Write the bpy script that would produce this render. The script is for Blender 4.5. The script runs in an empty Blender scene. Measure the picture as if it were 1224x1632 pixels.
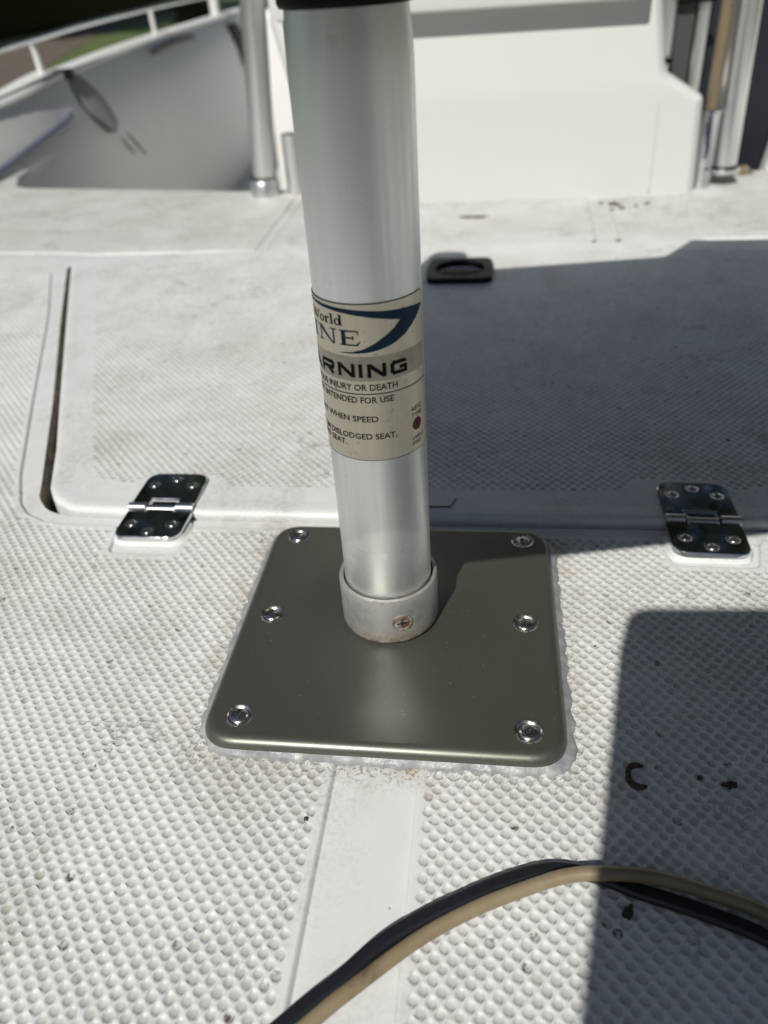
import bpy, bmesh, math, random
import numpy as np
from mathutils import Vector, Matrix
from mathutils.geometry import delaunay_2d_cdt
random.seed(7); rng = np.random.default_rng(7)
R = math.radians
scn = bpy.context.scene
col = scn.collection

# ------------------------------------------------------------------ camera
cam_d = bpy.data.cameras.new('camera'); cam = bpy.data.objects.new('camera', cam_d); col.objects.link(cam)
cam_d.sensor_fit = 'VERTICAL'; cam_d.sensor_height = 24.0; cam_d.lens = 24.0 * 1234.44 / 1632
cam_d.clip_start = 0.01; cam_d.clip_end = 400
def cam_axes(pitch, yaw, roll):
    cy, sy = math.cos(yaw), math.sin(yaw)
    f = Vector((sy * math.cos(pitch), cy * math.cos(pitch), -math.sin(pitch)))
    r0 = Vector((cy, -sy, 0)); d0 = f.cross(r0)
    c, s = math.cos(roll), math.sin(roll)
    return r0 * c + d0 * s, d0 * c - r0 * s, f
CP = Vector((0.04828, -0.31540, 0.30825))
r_, d_, f_ = cam_axes(0.615428, -0.159531, 0.073787)
M = Matrix((r_, -d_, -f_)).transposed().to_4x4(); M.translation = CP
cam.matrix_world = M
cam_d.dof.use_dof = True; cam_d.dof.focus_distance = 0.375; cam_d.dof.aperture_fstop = 4.9
scn.camera = cam

# ------------------------------------------------------------------ light
SUN_AZ = (-0.28, -0.96); SUN_EL = 46.7
w = bpy.data.worlds.new('World'); scn.world = w; w.use_nodes = True
nt = w.node_tree; bg = nt.nodes['Background']
sky = nt.nodes.new('ShaderNodeTexSky'); sky.sky_type = 'NISHITA'; sky.sun_disc = False
sky.sun_elevation = R(SUN_EL); sky.sun_rotation = math.atan2(SUN_AZ[0], SUN_AZ[1])
nt.links.new(sky.outputs[0], bg.inputs[0]); bg.inputs[1].default_value = 0.055
sd = bpy.data.lights.new('sun', 'SUN'); sd.energy = 4.2; sd.angle = R(0.5); sd.color = (1.0, 0.97, 0.915)
so = bpy.data.objects.new('sun', sd); col.objects.link(so)
h = math.hypot(*SUN_AZ); ce = math.cos(R(SUN_EL))
sdir = Vector((SUN_AZ[0] / h * ce, SUN_AZ[1] / h * ce, math.sin(R(SUN_EL))))
so.rotation_euler = sdir.to_track_quat('Z', 'Y').to_euler(); so.location = sdir * 5
vs = scn.view_settings
scn.display_settings.display_device = 'sRGB'
vs.view_transform = 'Standard'; vs.look = 'None'; vs.exposure = 0.06; vs.gamma = 1.0; vs.use_curve_mapping = False

# ------------------------------------------------------------------ helpers
def tag(o, label=None, cat=None, group=None, kind=None):
    if label: o['label'] = label
    if cat: o['category'] = cat
    if group: o['group'] = group
    if kind: o['kind'] = kind
    return o
def empty(name, loc=(0, 0, 0), rz=0):
    o = bpy.data.objects.new(name, None); col.objects.link(o); o.location = loc; o.rotation_euler = (0, 0, rz)
    o.empty_display_size = .02
    return o
def link(name, me, mat, parent=None, smooth=True):
    o = bpy.data.objects.new(name, me); col.objects.link(o)
    if mat is not None:
        for m in (mat if isinstance(mat, (list, tuple)) else [mat]): me.materials.append(m)
    if smooth and len(me.polygons): me.polygons.foreach_set('use_smooth', [True] * len(me.polygons))
    if parent: o.parent = parent
    return o
def obj(name, V, F, mat, parent=None, smooth=True):
    me = bpy.data.meshes.new(name); me.from_pydata([tuple(v) for v in V], [], F); me.update()
    return link(name, me, mat, parent, smooth)
def copy_tree(o, parent=None):
    c = o.copy(); col.objects.link(c); c.parent = parent
    for ch in list(o.children): copy_tree(ch, c)
    return c
def sharp(o, ang=35):
    me = o.data
    bm = bmesh.new(); bm.from_mesh(me)
    for e in bm.edges:
        if len(e.link_faces) == 2 and e.calc_face_angle(0) > R(ang): e.smooth = False
    bm.to_mesh(me); bm.free(); return o

class MB:
    def __init__(s): s.V = []; s.F = []
    def add(s, V, F):
        n = len(s.V); s.V += [tuple(v) for v in V]; s.F += [tuple(i + n for i in f) for f in F]; return s
    def rings(s, rings, closed=True, cap0=False, cap1=False):
        n = len(rings[0]); V = [p for r in rings for p in r]; F = []
        m = n if closed else n - 1
        for i in range(len(rings) - 1):
            for j in range(m):
                k = (j + 1) % n
                F.append((i * n + j, i * n + k, (i + 1) * n + k, (i + 1) * n + j))
        if cap0: F.append(tuple(range(n - 1, -1, -1)))
        if cap1: F.append(tuple((len(rings) - 1) * n + j for j in range(n)))
        return s.add(V, F)
    def lathe(s, prof, c=(0, 0, 0), seg=48, cap0=False, cap1=False):
        rs = [[(c[0] + r * math.cos(2 * math.pi * k / seg), c[1] + r * math.sin(2 * math.pi * k / seg), c[2] + z) for k in range(seg)] for r, z in prof]
        return s.rings(rs, True, cap0, cap1)
    def tube(s, pts, rad, seg=12, caps=True, sec=None):
        pts = [Vector(p) for p in pts]; n = len(pts); rs = []
        up = Vector((0, 0, 1)); prev = None
        for i, p in enumerate(pts):
            t = (pts[min(i + 1, n - 1)] - pts[max(i - 1, 0)]).normalized()
            a = prev if prev is not None else (up if abs(t.z) < .9 else Vector((0, 1, 0)))
            a = (a - t * a.dot(t)).normalized(); prev = a; b = t.cross(a)
            r = rad[i] if isinstance(rad, (list, tuple)) else rad
            if sec: rs.append([p + b * u * r + a * v * r for u, v in sec])
            else: rs.append([p + (b * math.cos(2 * math.pi * k / seg) + a * math.sin(2 * math.pi * k / seg)) * r for k in range(seg)])
        return s.rings(rs, True, caps, caps)
    def box(s, lo, hi, bev=0.0):
        (x0, y0, z0), (x1, y1, z1) = lo, hi
        if bev <= 0:
            V = [(x0, y0, z0), (x1, y0, z0), (x1, y1, z0), (x0, y1, z0), (x0, y0, z1), (x1, y0, z1), (x1, y1, z1), (x0, y1, z1)]
            return s.add(V, [(0, 3, 2, 1), (4, 5, 6, 7), (0, 1, 5, 4), (1, 2, 6, 5), (2, 3, 7, 6), (3, 0, 4, 7)])
        bm = bmesh.new(); bmesh.ops.create_cube(bm, size=1)
        for v in bm.verts: v.co = Vector(((x0 + x1) / 2 + v.co.x * (x1 - x0), (y0 + y1) / 2 + v.co.y * (y1 - y0), (z0 + z1) / 2 + v.co.z * (z1 - z0)))
        bmesh.ops.bevel(bm, geom=bm.edges[:], offset=bev, segments=3, affect='EDGES', profile=.5)
        bm.verts.index_update()
        s.add([v.co[:] for v in bm.verts], [[v.index for v in f.verts] for f in bm.faces]); bm.free(); return s
    def build(s, name, mat, parent=None, smooth=True, ang=40):
        o = obj(name, s.V, s.F, mat, parent, smooth)
        if smooth: sharp(o, ang)
        return o

def catmull(pts, n=8, closed=False):
    P = [np.array(p, float) for p in pts]; m = len(P); out = []
    for i in range(m if closed else m - 1):
        g = lambda k: P[k % m] if closed else P[min(max(k, 0), m - 1)]
        a, b, c, d = g(i - 1), g(i), g(i + 1), g(i + 2)
        for j in range(n):
            t = j / n
            out.append(.5 * ((2 * b) + (c - a) * t + (2 * a - 5 * b + 4 * c - d) * t * t + (3 * b - a - 3 * c + d) * t ** 3))
    if not closed: out.append(P[-1])
    return [tuple(q) for q in out]
def round_poly(pts, r, n=6):
    out = []; m = len(pts)
    for i in range(m):
        p = Vector(pts[i][:2]); a = Vector(pts[i - 1][:2]); b = Vector(pts[(i + 1) % m][:2])
        rr = r[i] if isinstance(r, (list, tuple)) else r
        da = a - p; db = b - p
        if rr <= 0: out.append((p.x, p.y)); continue
        ang = da.angle(db)
        t = min(rr / max(math.tan(ang / 2), 1e-3), da.length * .48, db.length * .48)
        p0 = p + da.normalized() * t; p1 = p + db.normalized() * t
        for k in range(n + 1):
            u = k / n
            q = p0 * (1 - u) ** 2 + p * 2 * u * (1 - u) + p1 * u * u
            out.append((q.x, q.y))
    o2 = []
    for q in out:
        if not o2 or math.dist(q, o2[-1]) > 2e-5: o2.append(q)
    if math.dist(o2[0], o2[-1]) < 2e-5: o2.pop()
    return o2
def area2(P):
    return sum(P[i][0] * P[(i + 1) % len(P)][1] - P[(i + 1) % len(P)][0] * P[i][1] for i in range(len(P)))
def ccw(P): return list(P) if area2(P) > 0 else list(P)[::-1]
def offset(P, d):          # P ccw, positive d = outwards
    out = []; m = len(P)
    for i in range(m):
        p = Vector(P[i]); a = (p - Vector(P[i - 1])).normalized(); b = (Vector(P[(i + 1) % m]) - p).normalized()
        na = Vector((a.y, -a.x)); nb = Vector((b.y, -b.x)); n = na + nb
        if n.length < 1e-6: n = na
        n.normalize(); k = d / max(n.dot(na), .45)
        q = p + n * k; out.append((q.x, q.y))
    return out
def dens(P, d):
    out = []; m = len(P)
    for i in range(m):
        a = np.array(P[i]); b = np.array(P[(i + 1) % m]); n = max(1, int(np.linalg.norm(b - a) / d))
        for k in range(n): out.append(tuple(a + (b - a) * k / n))
    return out
def pip(pts, poly):
    pts = np.asarray(pts); x, y = pts[:, 0], pts[:, 1]; ins = np.zeros(len(pts), bool); P = np.asarray(poly); n = len(P)
    for i in range(n):
        x0, y0 = P[i - 1]; x1, y1 = P[i]
        if y0 == y1: continue
        c = ((y0 > y) != (y1 > y)) & (x < (x1 - x0) * (y - y0) / (y1 - y0) + x0)
        ins ^= c
    return ins
def edge_dist(pts, poly):
    pts = np.asarray(pts); best = np.full(len(pts), 1e9); P = np.asarray(poly)
    for i in range(len(P)):
        a, b = P[i - 1], P[i]; ab = b - a; L = ab @ ab
        if L == 0: continue
        t = np.clip(((pts - a) @ ab) / L, 0, 1); q = a + t[:, None] * ab
        best = np.minimum(best, np.hypot(*(pts - q).T))
    return best
def fill(loops, zf, keep=None, extra=()):
    """constrained triangulation of outer loop minus hole loops"""
    V = []; E = []
    for L in loops:
        n = len(V); V += [Vector(p) for p in L]; E += [(n + i, n + (i + 1) % len(L)) for i in range(len(L))]
    V += [Vector(p) for p in extra]
    vo, eo, fo, *_ = delaunay_2d_cdt(V, E, [], 0, 1e-7)
    C = np.array([[sum(vo[i].x for i in f) / 3, sum(vo[i].y for i in f) / 3] for f in fo])
    k = pip(C, loops[0])
    for L in loops[1:]: k &= ~pip(C, L)
    if keep is not None: k &= keep(C)
    F = []
    for f, kk in zip(fo, k):
        if kk:
            a, b, c = (vo[i] for i in f)
            F.append(tuple(f) if (b - a).cross(c - a) > 0 else tuple(f)[::-1])
    return [(v.x, v.y, zf(v.x, v.y) if callable(zf) else zf) for v in vo], F

# ------------------------------------------------------------------ materials
def mat(name, base=(.5, .5, .5), rough=.5, metal=0.0, spec=.5, aniso=0.0):
    m = bpy.data.materials.new(name); m.use_nodes = True; b = m.node_tree.nodes['Principled BSDF']
    b.inputs['Base Color'].default_value = (*base, 1); b.inputs['Roughness'].default_value = rough
    b.inputs['Metallic'].default_value = metal; b.inputs['Specular IOR Level'].default_value = spec
    return m
class NG:
    def __init__(s, m): s.t = m.node_tree; s.b = s.t.nodes['Principled BSDF']; s.co = s.t.nodes.new('ShaderNodeTexCoord')
    def mapped(s, scale=(1, 1, 1), loc=(0, 0, 0), rot=(0, 0, 0)):
        n = s.t.nodes.new('ShaderNodeMapping'); n.inputs['Scale'].default_value = scale; n.inputs['Location'].default_value = loc
        n.inputs['Rotation'].default_value = rot
        s.t.links.new(s.co.outputs['Object'], n.inputs[0]); return n.outputs[0]
    def noise(s, scale, detail=3, rough=.55, vec=None):
        n = s.t.nodes.new('ShaderNodeTexNoise'); n.inputs['Scale'].default_value = scale; n.inputs['Detail'].default_value = detail
        n.inputs['Roughness'].default_value = rough
        s.t.links.new(vec if vec is not None else s.co.outputs['Object'], n.inputs['Vector']); return n.outputs[0]
    def voro(s, scale, vec=None, feature='F1', rnd=1):
        n = s.t.nodes.new('ShaderNodeTexVoronoi'); n.feature = feature; n.inputs['Scale'].default_value = scale; n.inputs['Randomness'].default_value = rnd
        s.t.links.new(vec if vec is not None else s.co.outputs['Object'], n.inputs['Vector']); return n
    def ramp(s, fac, stops):
        n = s.t.nodes.new('ShaderNodeValToRGB'); e = n.color_ramp.elements
        while len(e) < len(stops): e.new(.5)
        for k, (p, c) in zip(e, stops):
            k.position = p; k.color = (*c, 1) if isinstance(c, (tuple, list)) else (c, c, c, 1)
        s.t.links.new(fac, n.inputs[0]); return n.outputs[0]
    def mix(s, fac, a, b, mode='MIX'):
        n = s.t.nodes.new('ShaderNodeMix'); n.data_type = 'RGBA'; n.blend_type = mode
        for i, v in ((0, fac), (6, a), (7, b)):
            if isinstance(v, (int, float)): n.inputs[i].default_value = v
            elif isinstance(v, tuple): n.inputs[i].default_value = (*v, 1)
            else: s.t.links.new(v, n.inputs[i])
        return n.outputs[2]
    def math(s, op, a, b=0.0, c=None, clamp=False):
        n = s.t.nodes.new('ShaderNodeMath'); n.operation = op; n.use_clamp = clamp
        for i, v in enumerate((a, b) if c is None else (a, b, c)):
            if isinstance(v, (int, float)): n.inputs[i].default_value = v
            else: s.t.links.new(v, n.inputs[i])
        return n.outputs[0]
    def attr(s, name):
        n = s.t.nodes.new('ShaderNodeAttribute'); n.attribute_name = name; return n.outputs['Fac']
    def sep(s):
        n = s.t.nodes.new('ShaderNodeSeparateXYZ'); s.t.links.new(s.co.outputs['Object'], n.inputs[0]); return n.outputs
    def color(s, v): s.t.links.new(v, s.b.inputs['Base Color'])
    def rough(s, v): s.t.links.new(v, s.b.inputs['Roughness'])
    def bump(s, hgt, strength=.3, dist=.001):
        n = s.t.nodes.new('ShaderNodeBump'); n.inputs['Strength'].default_value = strength; n.inputs['Distance'].default_value = dist
        s.t.links.new(hgt, n.inputs['Height']); s.t.links.new(n.outputs[0], s.b.inputs['Normal'])

def gelcoat(name, base, stain=.5, speck=.5, cups=False):
    m = mat(name, base, .42, 0, .45); g = NG(m)
    big = g.noise(9, 5, .6); mid = g.noise(60, 4, .65)
    warm = tuple(c * k for c, k in zip(base, (.93, .90, .80)))
    c = g.mix(g.math('MULTIPLY', g.ramp(big, [(.45, 0), (.75, 1)]), .55 * stain), base, warm)
    c = g.mix(g.math('MULTIPLY', g.ramp(mid, [(.5, 0), (.85, 1)]), .45 * stain), c, tuple(x * .74 for x in base))
    # trodden brown marks, few and local
    st = g.math('MULTIPLY', g.ramp(g.noise(7.3, 2, .5, g.mapped(loc=(3.1, 1.7, 0))), [(.60, 0), (.74, 1)]), g.ramp(g.noise(110, 5, .7), [(.48, 0), (.68, 1)]))
    c = g.mix(g.math('MULTIPLY', st, .75 * stain), c, (.30, .235, .15))
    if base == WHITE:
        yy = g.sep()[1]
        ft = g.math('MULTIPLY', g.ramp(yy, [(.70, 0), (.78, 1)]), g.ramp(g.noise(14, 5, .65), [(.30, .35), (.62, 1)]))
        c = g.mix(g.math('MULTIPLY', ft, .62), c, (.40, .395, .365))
    # fine dark pores
    pores = g.ramp(g.noise(2300, 2, .6), [(.60, 0), (.70, 1)])
    dens_ = g.ramp(g.noise(150, 3, .6), [(.42, 0), (.68, 1)])
    patch = g.ramp(g.noise(13, 5, .62, g.mapped(loc=(.7, .35, 0))), [(.42, 0), (.66, 1)])
    fine = g.ramp(g.noise(420, 4, .7), [(.46, 0), (.64, 1)])
    c = g.mix(g.math('MULTIPLY', g.math('MULTIPLY', patch, fine), .95 * stain * (1.0 if .60 < base[0] < .66 else .30)), c, (.27, .255, .215))
    if .60 < base[0] < .66:      # hairline dirt streaks and smears
        rn = g.math('ABSOLUTE', g.math('SUBTRACT', g.noise(6.5, 6, .68, g.mapped(loc=(1.3, .2, 0), scale=(1, 1.6, 1))), .5))
        hair = g.math('MULTIPLY', g.ramp(rn, [(.0, 1), (.007, 0)]), g.ramp(g.noise(5, 3, .6, g.mapped(loc=(.2, 2.6, 0))), [(.52, 0), (.62, 1)]))
        c = g.mix(g.math('MULTIPLY', hair, .75), c, (.12, .10, .075))
        rn2 = g.math('ABSOLUTE', g.math('SUBTRACT', g.noise(10, 7, .72, g.mapped(loc=(4.3, .8, 0), scale=(1, 1.9, 1))), .5))
        hair2 = g.math('MULTIPLY', g.math('MULTIPLY', g.ramp(rn2, [(.0, 1), (.011, 0)]), g.ramp(g.sep()[1], [(.72, 0), (.76, 1)])), g.ramp(g.noise(6, 3, .6, g.mapped(loc=(1.2, .6, 0))), [(.47, 0), (.57, 1)]))
        c = g.mix(g.math('MULTIPLY', hair2, .85), c, (.085, .07, .05))
        smear = g.math('MULTIPLY', g.ramp(g.noise(16, 6, .72, g.mapped(loc=(2.3, .9, 0), scale=(1, .55, 1))), [(.52, 0), (.70, 1)]), g.math('MULTIPLY_ADD', g.ramp(g.noise(240, 4, .75), [(.40, 0), (.66, 1)]), .55, .06))
        c = g.mix(smear, c, (.30, .285, .25))
    if base == WHITE:      # rust bleed and dried dirt round the metal plate
        sx = g.sep(); mx = g.math('MAXIMUM', g.math('ABSOLUTE', sx[0]), g.math('ABSOLUTE', sx[1]))
        halo = g.math('MULTIPLY', g.ramp(mx, [(.090, 1), (.099, .75), (.116, 0)]), g.ramp(g.noise(48, 4, .65), [(.48, 0), (.66, 1)]))
        c = g.mix(g.math('MULTIPLY', halo, .55), c, (.40, .31, .18))
        halo2 = g.math('MULTIPLY', g.ramp(mx, [(.092, 1), (.098, .6), (.104, 0)]), g.ramp(g.noise(700, 4, .7), [(.52, 0), (.60, 1)]))
        c = g.mix(g.math('MULTIPLY', halo2, .75), c, (.13, .095, .055))
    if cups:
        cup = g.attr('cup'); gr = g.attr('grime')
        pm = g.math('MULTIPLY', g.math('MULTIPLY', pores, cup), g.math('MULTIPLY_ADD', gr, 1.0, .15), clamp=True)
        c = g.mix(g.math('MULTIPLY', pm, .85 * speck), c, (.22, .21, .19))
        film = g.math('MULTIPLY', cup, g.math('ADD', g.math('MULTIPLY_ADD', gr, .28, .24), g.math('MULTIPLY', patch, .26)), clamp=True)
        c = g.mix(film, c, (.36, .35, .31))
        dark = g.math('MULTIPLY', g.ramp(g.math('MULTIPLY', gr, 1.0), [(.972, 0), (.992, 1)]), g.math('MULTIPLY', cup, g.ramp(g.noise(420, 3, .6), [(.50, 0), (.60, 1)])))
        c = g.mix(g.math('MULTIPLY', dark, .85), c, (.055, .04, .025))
    else:
        c = g.mix(g.math('MULTIPLY', g.math('MULTIPLY', pores, dens_), .55 * speck), c, (.25, .24, .22))
    sp = g.ramp(g.voro(95).outputs['Distance'], [(.035, 1), (.06, 0)])
    c = g.mix(g.math('MULTIPLY', g.math('MULTIPLY', sp, g.ramp(g.noise(25, 2), [(.52, 0), (.6, 1)])), .8 * speck), c, (.07, .055, .04))
    g.color(c)
    g.rough(g.ramp(g.noise(300, 3), [(.3, .36), (.7, .55)]))
    g.bump(g.noise(900, 3), .12, .0006)
    return m
WHITE = (.645, .658, .645)
M_deck = gelcoat('deck_gelcoat', WHITE, .5, .8)
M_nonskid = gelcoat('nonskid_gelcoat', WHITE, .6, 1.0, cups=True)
M_lid = gelcoat('hatch_gelcoat', (.640, .650, .640), .5, .5)
M_console = gelcoat('console_gelcoat', (.575, .58, .555), .10, .06)
M_hull = gelcoat('hull_gelcoat', (.80, .795, .76), .3, .12)
M_cap = gelcoat('gunwale_gelcoat', (.70, .70, .68), .2, .2)
M_gutter = mat('gutter_grime', (.20, .165, .11), .8); g = NG(M_gutter)
g.color(g.mix(g.ramp(g.noise(90, 4), [(.4, 0), (.65, 1)]), (.21, .18, .13), (.05, .038, .022)))

def aluminium(name, base, r0, r1, stretch=(900, 900, 6), dirt=.0, aniso=.5):
    m = mat(name, base, .35, 1.0); g = NG(m)
    n = g.noise(1, 4, .6, g.mapped(scale=stretch))
    g.rough(g.ramp(n, [(.3, r0), (.7, r1)]))
    c = g.mix(g.ramp(n, [(.25, 0), (.75, .16)]), base, tuple(x * .72 for x in base))
    spots = g.math('MULTIPLY', g.ramp(g.noise(330, 4, .7), [(.64, 0), (.70, 1)]), g.ramp(g.noise(45, 3), [(.50, 0), (.62, 1)]))
    c = g.mix(g.math('MULTIPLY', spots, dirt), c, (.10, .085, .06)); g.color(c)
    g.bump(n, .05, .0004)
    return m, g, c
M_post, gp, cp = aluminium('brushed_aluminium', (.85, .855, .85), .40, .50, stretch=(420, 420, 5), dirt=.3)
# white oxide scuffs low down on the post and brown rust marks near its top
zz = gp.sep()[2]
low = gp.math('MULTIPLY', gp.ramp(zz, [(.055, 0), (.062, 1), (.074, 1), (.082, 0)]), gp.ramp(gp.noise(130, 4, .75, gp.mapped(loc=(.31, .2, .07))), [(.57, 0), (.60, 1)]))
cp2 = gp.mix(gp.math('MULTIPLY', low, .85), cp, (.95, .95, .93))
top = gp.math('MULTIPLY', gp.ramp(zz, [(.276, 0), (.283, 1), (.290, 1), (.296, .3)]), gp.ramp(gp.noise(70, 4, .7, gp.mapped(scale=(1, 1, .6), loc=(.9, .1, .2))), [(.56, 0), (.68, .9)]))
xp = gp.sep()[0]
top = gp.math('MULTIPLY', top, gp.ramp(gp.math('ADD', xp, .5), [(.494, 0), (.499, 1), (.507, 1), (.512, 0)]))
cp2 = gp.mix(gp.math('MULTIPLY', top, .8), cp2, (.13, .10, .055)); gp.color(cp2)
mr = gp.t.nodes.new('ShaderNodeMath')
M_pipe, *_ = aluminium('anodised_pipe', (.80, .80, .79), .28, .40, dirt=.1)
M_collar, gc, cc = aluminium('cast_collar', (.53, .535, .52), .42, .6, stretch=(260, 260, 200), dirt=.9)
zc = gc.sep()[2]
rust = gc.math('MULTIPLY', gc.ramp(zc, [(.0155, 1), (.022, .6), (.028, .12), (.040, .05), (.0425, .15), (.045, .7)]), gc.ramp(gc.noise(190, 5, .75), [(.36, 0), (.55, 1)]))
gc.color(gc.mix(rust, cc, (.135, .085, .04)))
gc.t.links.new(gc.math('SUBTRACT', .85, rust, clamp=True), gc.b.inputs['Metallic'])
M_chrome = mat('polished_stainless', (.62, .63, .65), .07, 1.0); g = NG(M_chrome)
g.rough(g.ramp(g.noise(160, 4), [(.4, .05), (.8, .20)]))
M_screw = mat('stainless_screw', (.60, .58, .55), .22, 1.0); g = NG(M_screw)
g.rough(g.ramp(g.noise(500, 2), [(.35, .20), (.7, .38)])); g.color(g.ramp(g.noise(700, 4), [(.45, (.62, .60, .57)), (.72, (.30, .26, .21))]))
M_knuckle = mat('worn_knuckle_steel', (.66, .66, .66), .30, 1.0)
M_head = mat('screw_head_steel', (.52, .51, .49), .25, 1.0)
M_recess = mat('screw_recess_dark', (.05, .045, .04), .55, .5); g = NG(M_recess)
g.color(g.ramp(g.noise(1400, 3), [(.48, (.02, .018, .015)), (.68, (.30, .28, .25))]))
M_rustscrew = mat('rusty_screw', (.4, .3, .25), .4, .7); g = NG(M_rustscrew)
g.color(g.ramp(g.noise(420, 4), [(.42, (.62, .58, .54)), (.6, (.24, .11, .07))]))
M_plate = mat('bronze_grey_plate', (.1, .1, .085), .5, .62); g = NG(M_plate)
fl = g.noise(2600, 2, .6); bl = g.noise(32, 4, .6)
c = g.mix(g.ramp(fl, [(.45, 0), (.72, .55)]), (.102, .105, .086), (.20, .20, .172))
dust = g.math('MULTIPLY', g.ramp(g.voro(230).outputs['Distance'], [(.05, 1), (.09, 0)]), g.ramp(g.noise(60, 2), [(.55, 0), (.6, 1)]))
c = g.mix(g.math('MULTIPLY', dust, .6), c, (.5, .5, .46))
scr = g.math('MULTIPLY', g.ramp(g.noise(1, 3, .6, g.mapped(scale=(190, 420, 100), rot=(0, 0, .5))), [(.70, 0), (.75, 1)]), g.ramp(g.noise(28, 1, .5, g.mapped(loc=(.7, .2, .1))), [(.58, 0), (.66, 1)]))
c = g.mix(g.math('MULTIPLY', scr, .55), c, (.55, .55, .52)); g.color(c)
g.rough(g.mix(.5, g.ramp(fl, [(.3, .31), (.7, .42)]), g.ramp(bl, [(.35, .31), (.7, .42)]))); g.bump(fl, .10, .0003)
M_caulk = mat('clear_grey_sealant', (.42, .44, .45), .38, 0, .35); g = NG(M_caulk)
g.color(g.ramp(g.noise(120, 5, .7), [(.36, (.20, .21, .22)), (.56, (.29, .30, .30)), (.66, (.38, .375, .36)), (.76, (.16, .125, .08))])); g.bump(g.noise(300, 3, .6), .35, .0012)
M_label = mat('aged_foil_label', (.47, .43, .33), .38, 0, .4); g = NG(M_label)
streak = g.noise(1, 4, .65, g.mapped(scale=(700, 700, 18)))
c = g.mix(g.ramp(streak, [(.35, 0), (.75, .55)]), (.92, .84, .66), (.78, .69, .50))
c = g.mix(g.ramp(g.noise(260, 5, .7), [(.60, 0), (.72, .6)]), c, (.20, .175, .125)); g.color(c); M_label.node_tree.nodes['Principled BSDF'].inputs['Metallic'].default_value = .2
M_band = mat('label_grey_band', (.27, .245, .19), .4); g = NG(M_band)
g.color(g.mix(g.ramp(g.noise(170, 5, .7), [(.45, 0), (.7, .8)]), (.60, .535, .41), (.40, .34, .235)))
M_ink = mat('black_ink', (.012, .011, .012), .6, 0, .12)
M_blue = mat('navy_ink', (.014, .043, .085), .5, 0, .15)
M_red = mat('maroon_ink', (.20, .03, .05), .5, 0, .2)
M_black = mat('black_plastic', (.004, .004, .005), .5, 0, .12); g = NG(M_black); g.rough(g.ramp(g.noise(200, 3), [(.3, .42), (.7, .6)]))
M_vinyl = mat('seat_vinyl', (.06, .062, .066), .5); g = NG(M_vinyl); g.bump(g.noise(500, 3), .2, .001)
M_tan = mat('aged_tan_hose', (.36, .27, .155), .36, 0, .5); g = NG(M_tan)
g.color(g.ramp(g.noise(55, 5, .65), [(.35, (.25, .20, .125)), (.58, (.20, .155, .09)), (.72, (.10, .072, .042))])); g.bump(g.noise(300, 3), .15, .0006)
M_cable = mat('black_rubber_cable', (.012, .013, .016), .33, 0, .5); g = NG(M_cable); g.bump(g.noise(250, 3), .25, .0006)
M_debris = mat('dry_leaf_debris', (.05, .034, .018), .8); g = NG(M_debris)
g.color(g.ramp(g.noise(600, 4), [(.4, (.022, .016, .01)), (.65, (.10, .062, .03))]))
M_twig = mat('dry_twig', (.12, .085, .05), .8)
M_rod = mat('bamboo_tan_pole', (.27, .205, .115), .45); g = NG(M_rod); g.color(g.ramp(g.noise(1, 3, .6, g.mapped(scale=(300, 300, 12))), [(.35, (.185, .145, .09)), (.7, (.13, .10, .058))]))
M_navy = mat('navy_plastic', (.009, .011, .018), .4)
M_dkgrey = mat('dark_grey_panel', (.06, .06, .06), .4)
M_bhull = mat('black_hull_gelcoat', (.004, .004, .006), .4, 0, .12)
M_grass = mat('grass', (.06, .10, .025), .9); g = NG(M_grass)
g.color(g.ramp(g.noise(2.2, 6, .7), [(.3, (.05, .080, .018)), (.55, (.085, .125, .03)), (.75, (.12, .14, .05))]))
M_dirt = mat('bare_dirt', (.11, .085, .065), .9); g = NG(M_dirt); g.color(g.ramp(g.noise(4, 6, .7), [(.3, (.075, .06, .048)), (.7, (.145, .115, .09))]))
M_leaf = mat('evergreen_leaf', (.035, .06, .02), .6); g = NG(M_leaf); g.color(g.ramp(g.noise(1.5, 4), [(.3, (.012, .020, .008)), (.7, (.026, .040, .014))]))
M_bark = mat('bark', (.08, .06, .045), .9)

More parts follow.
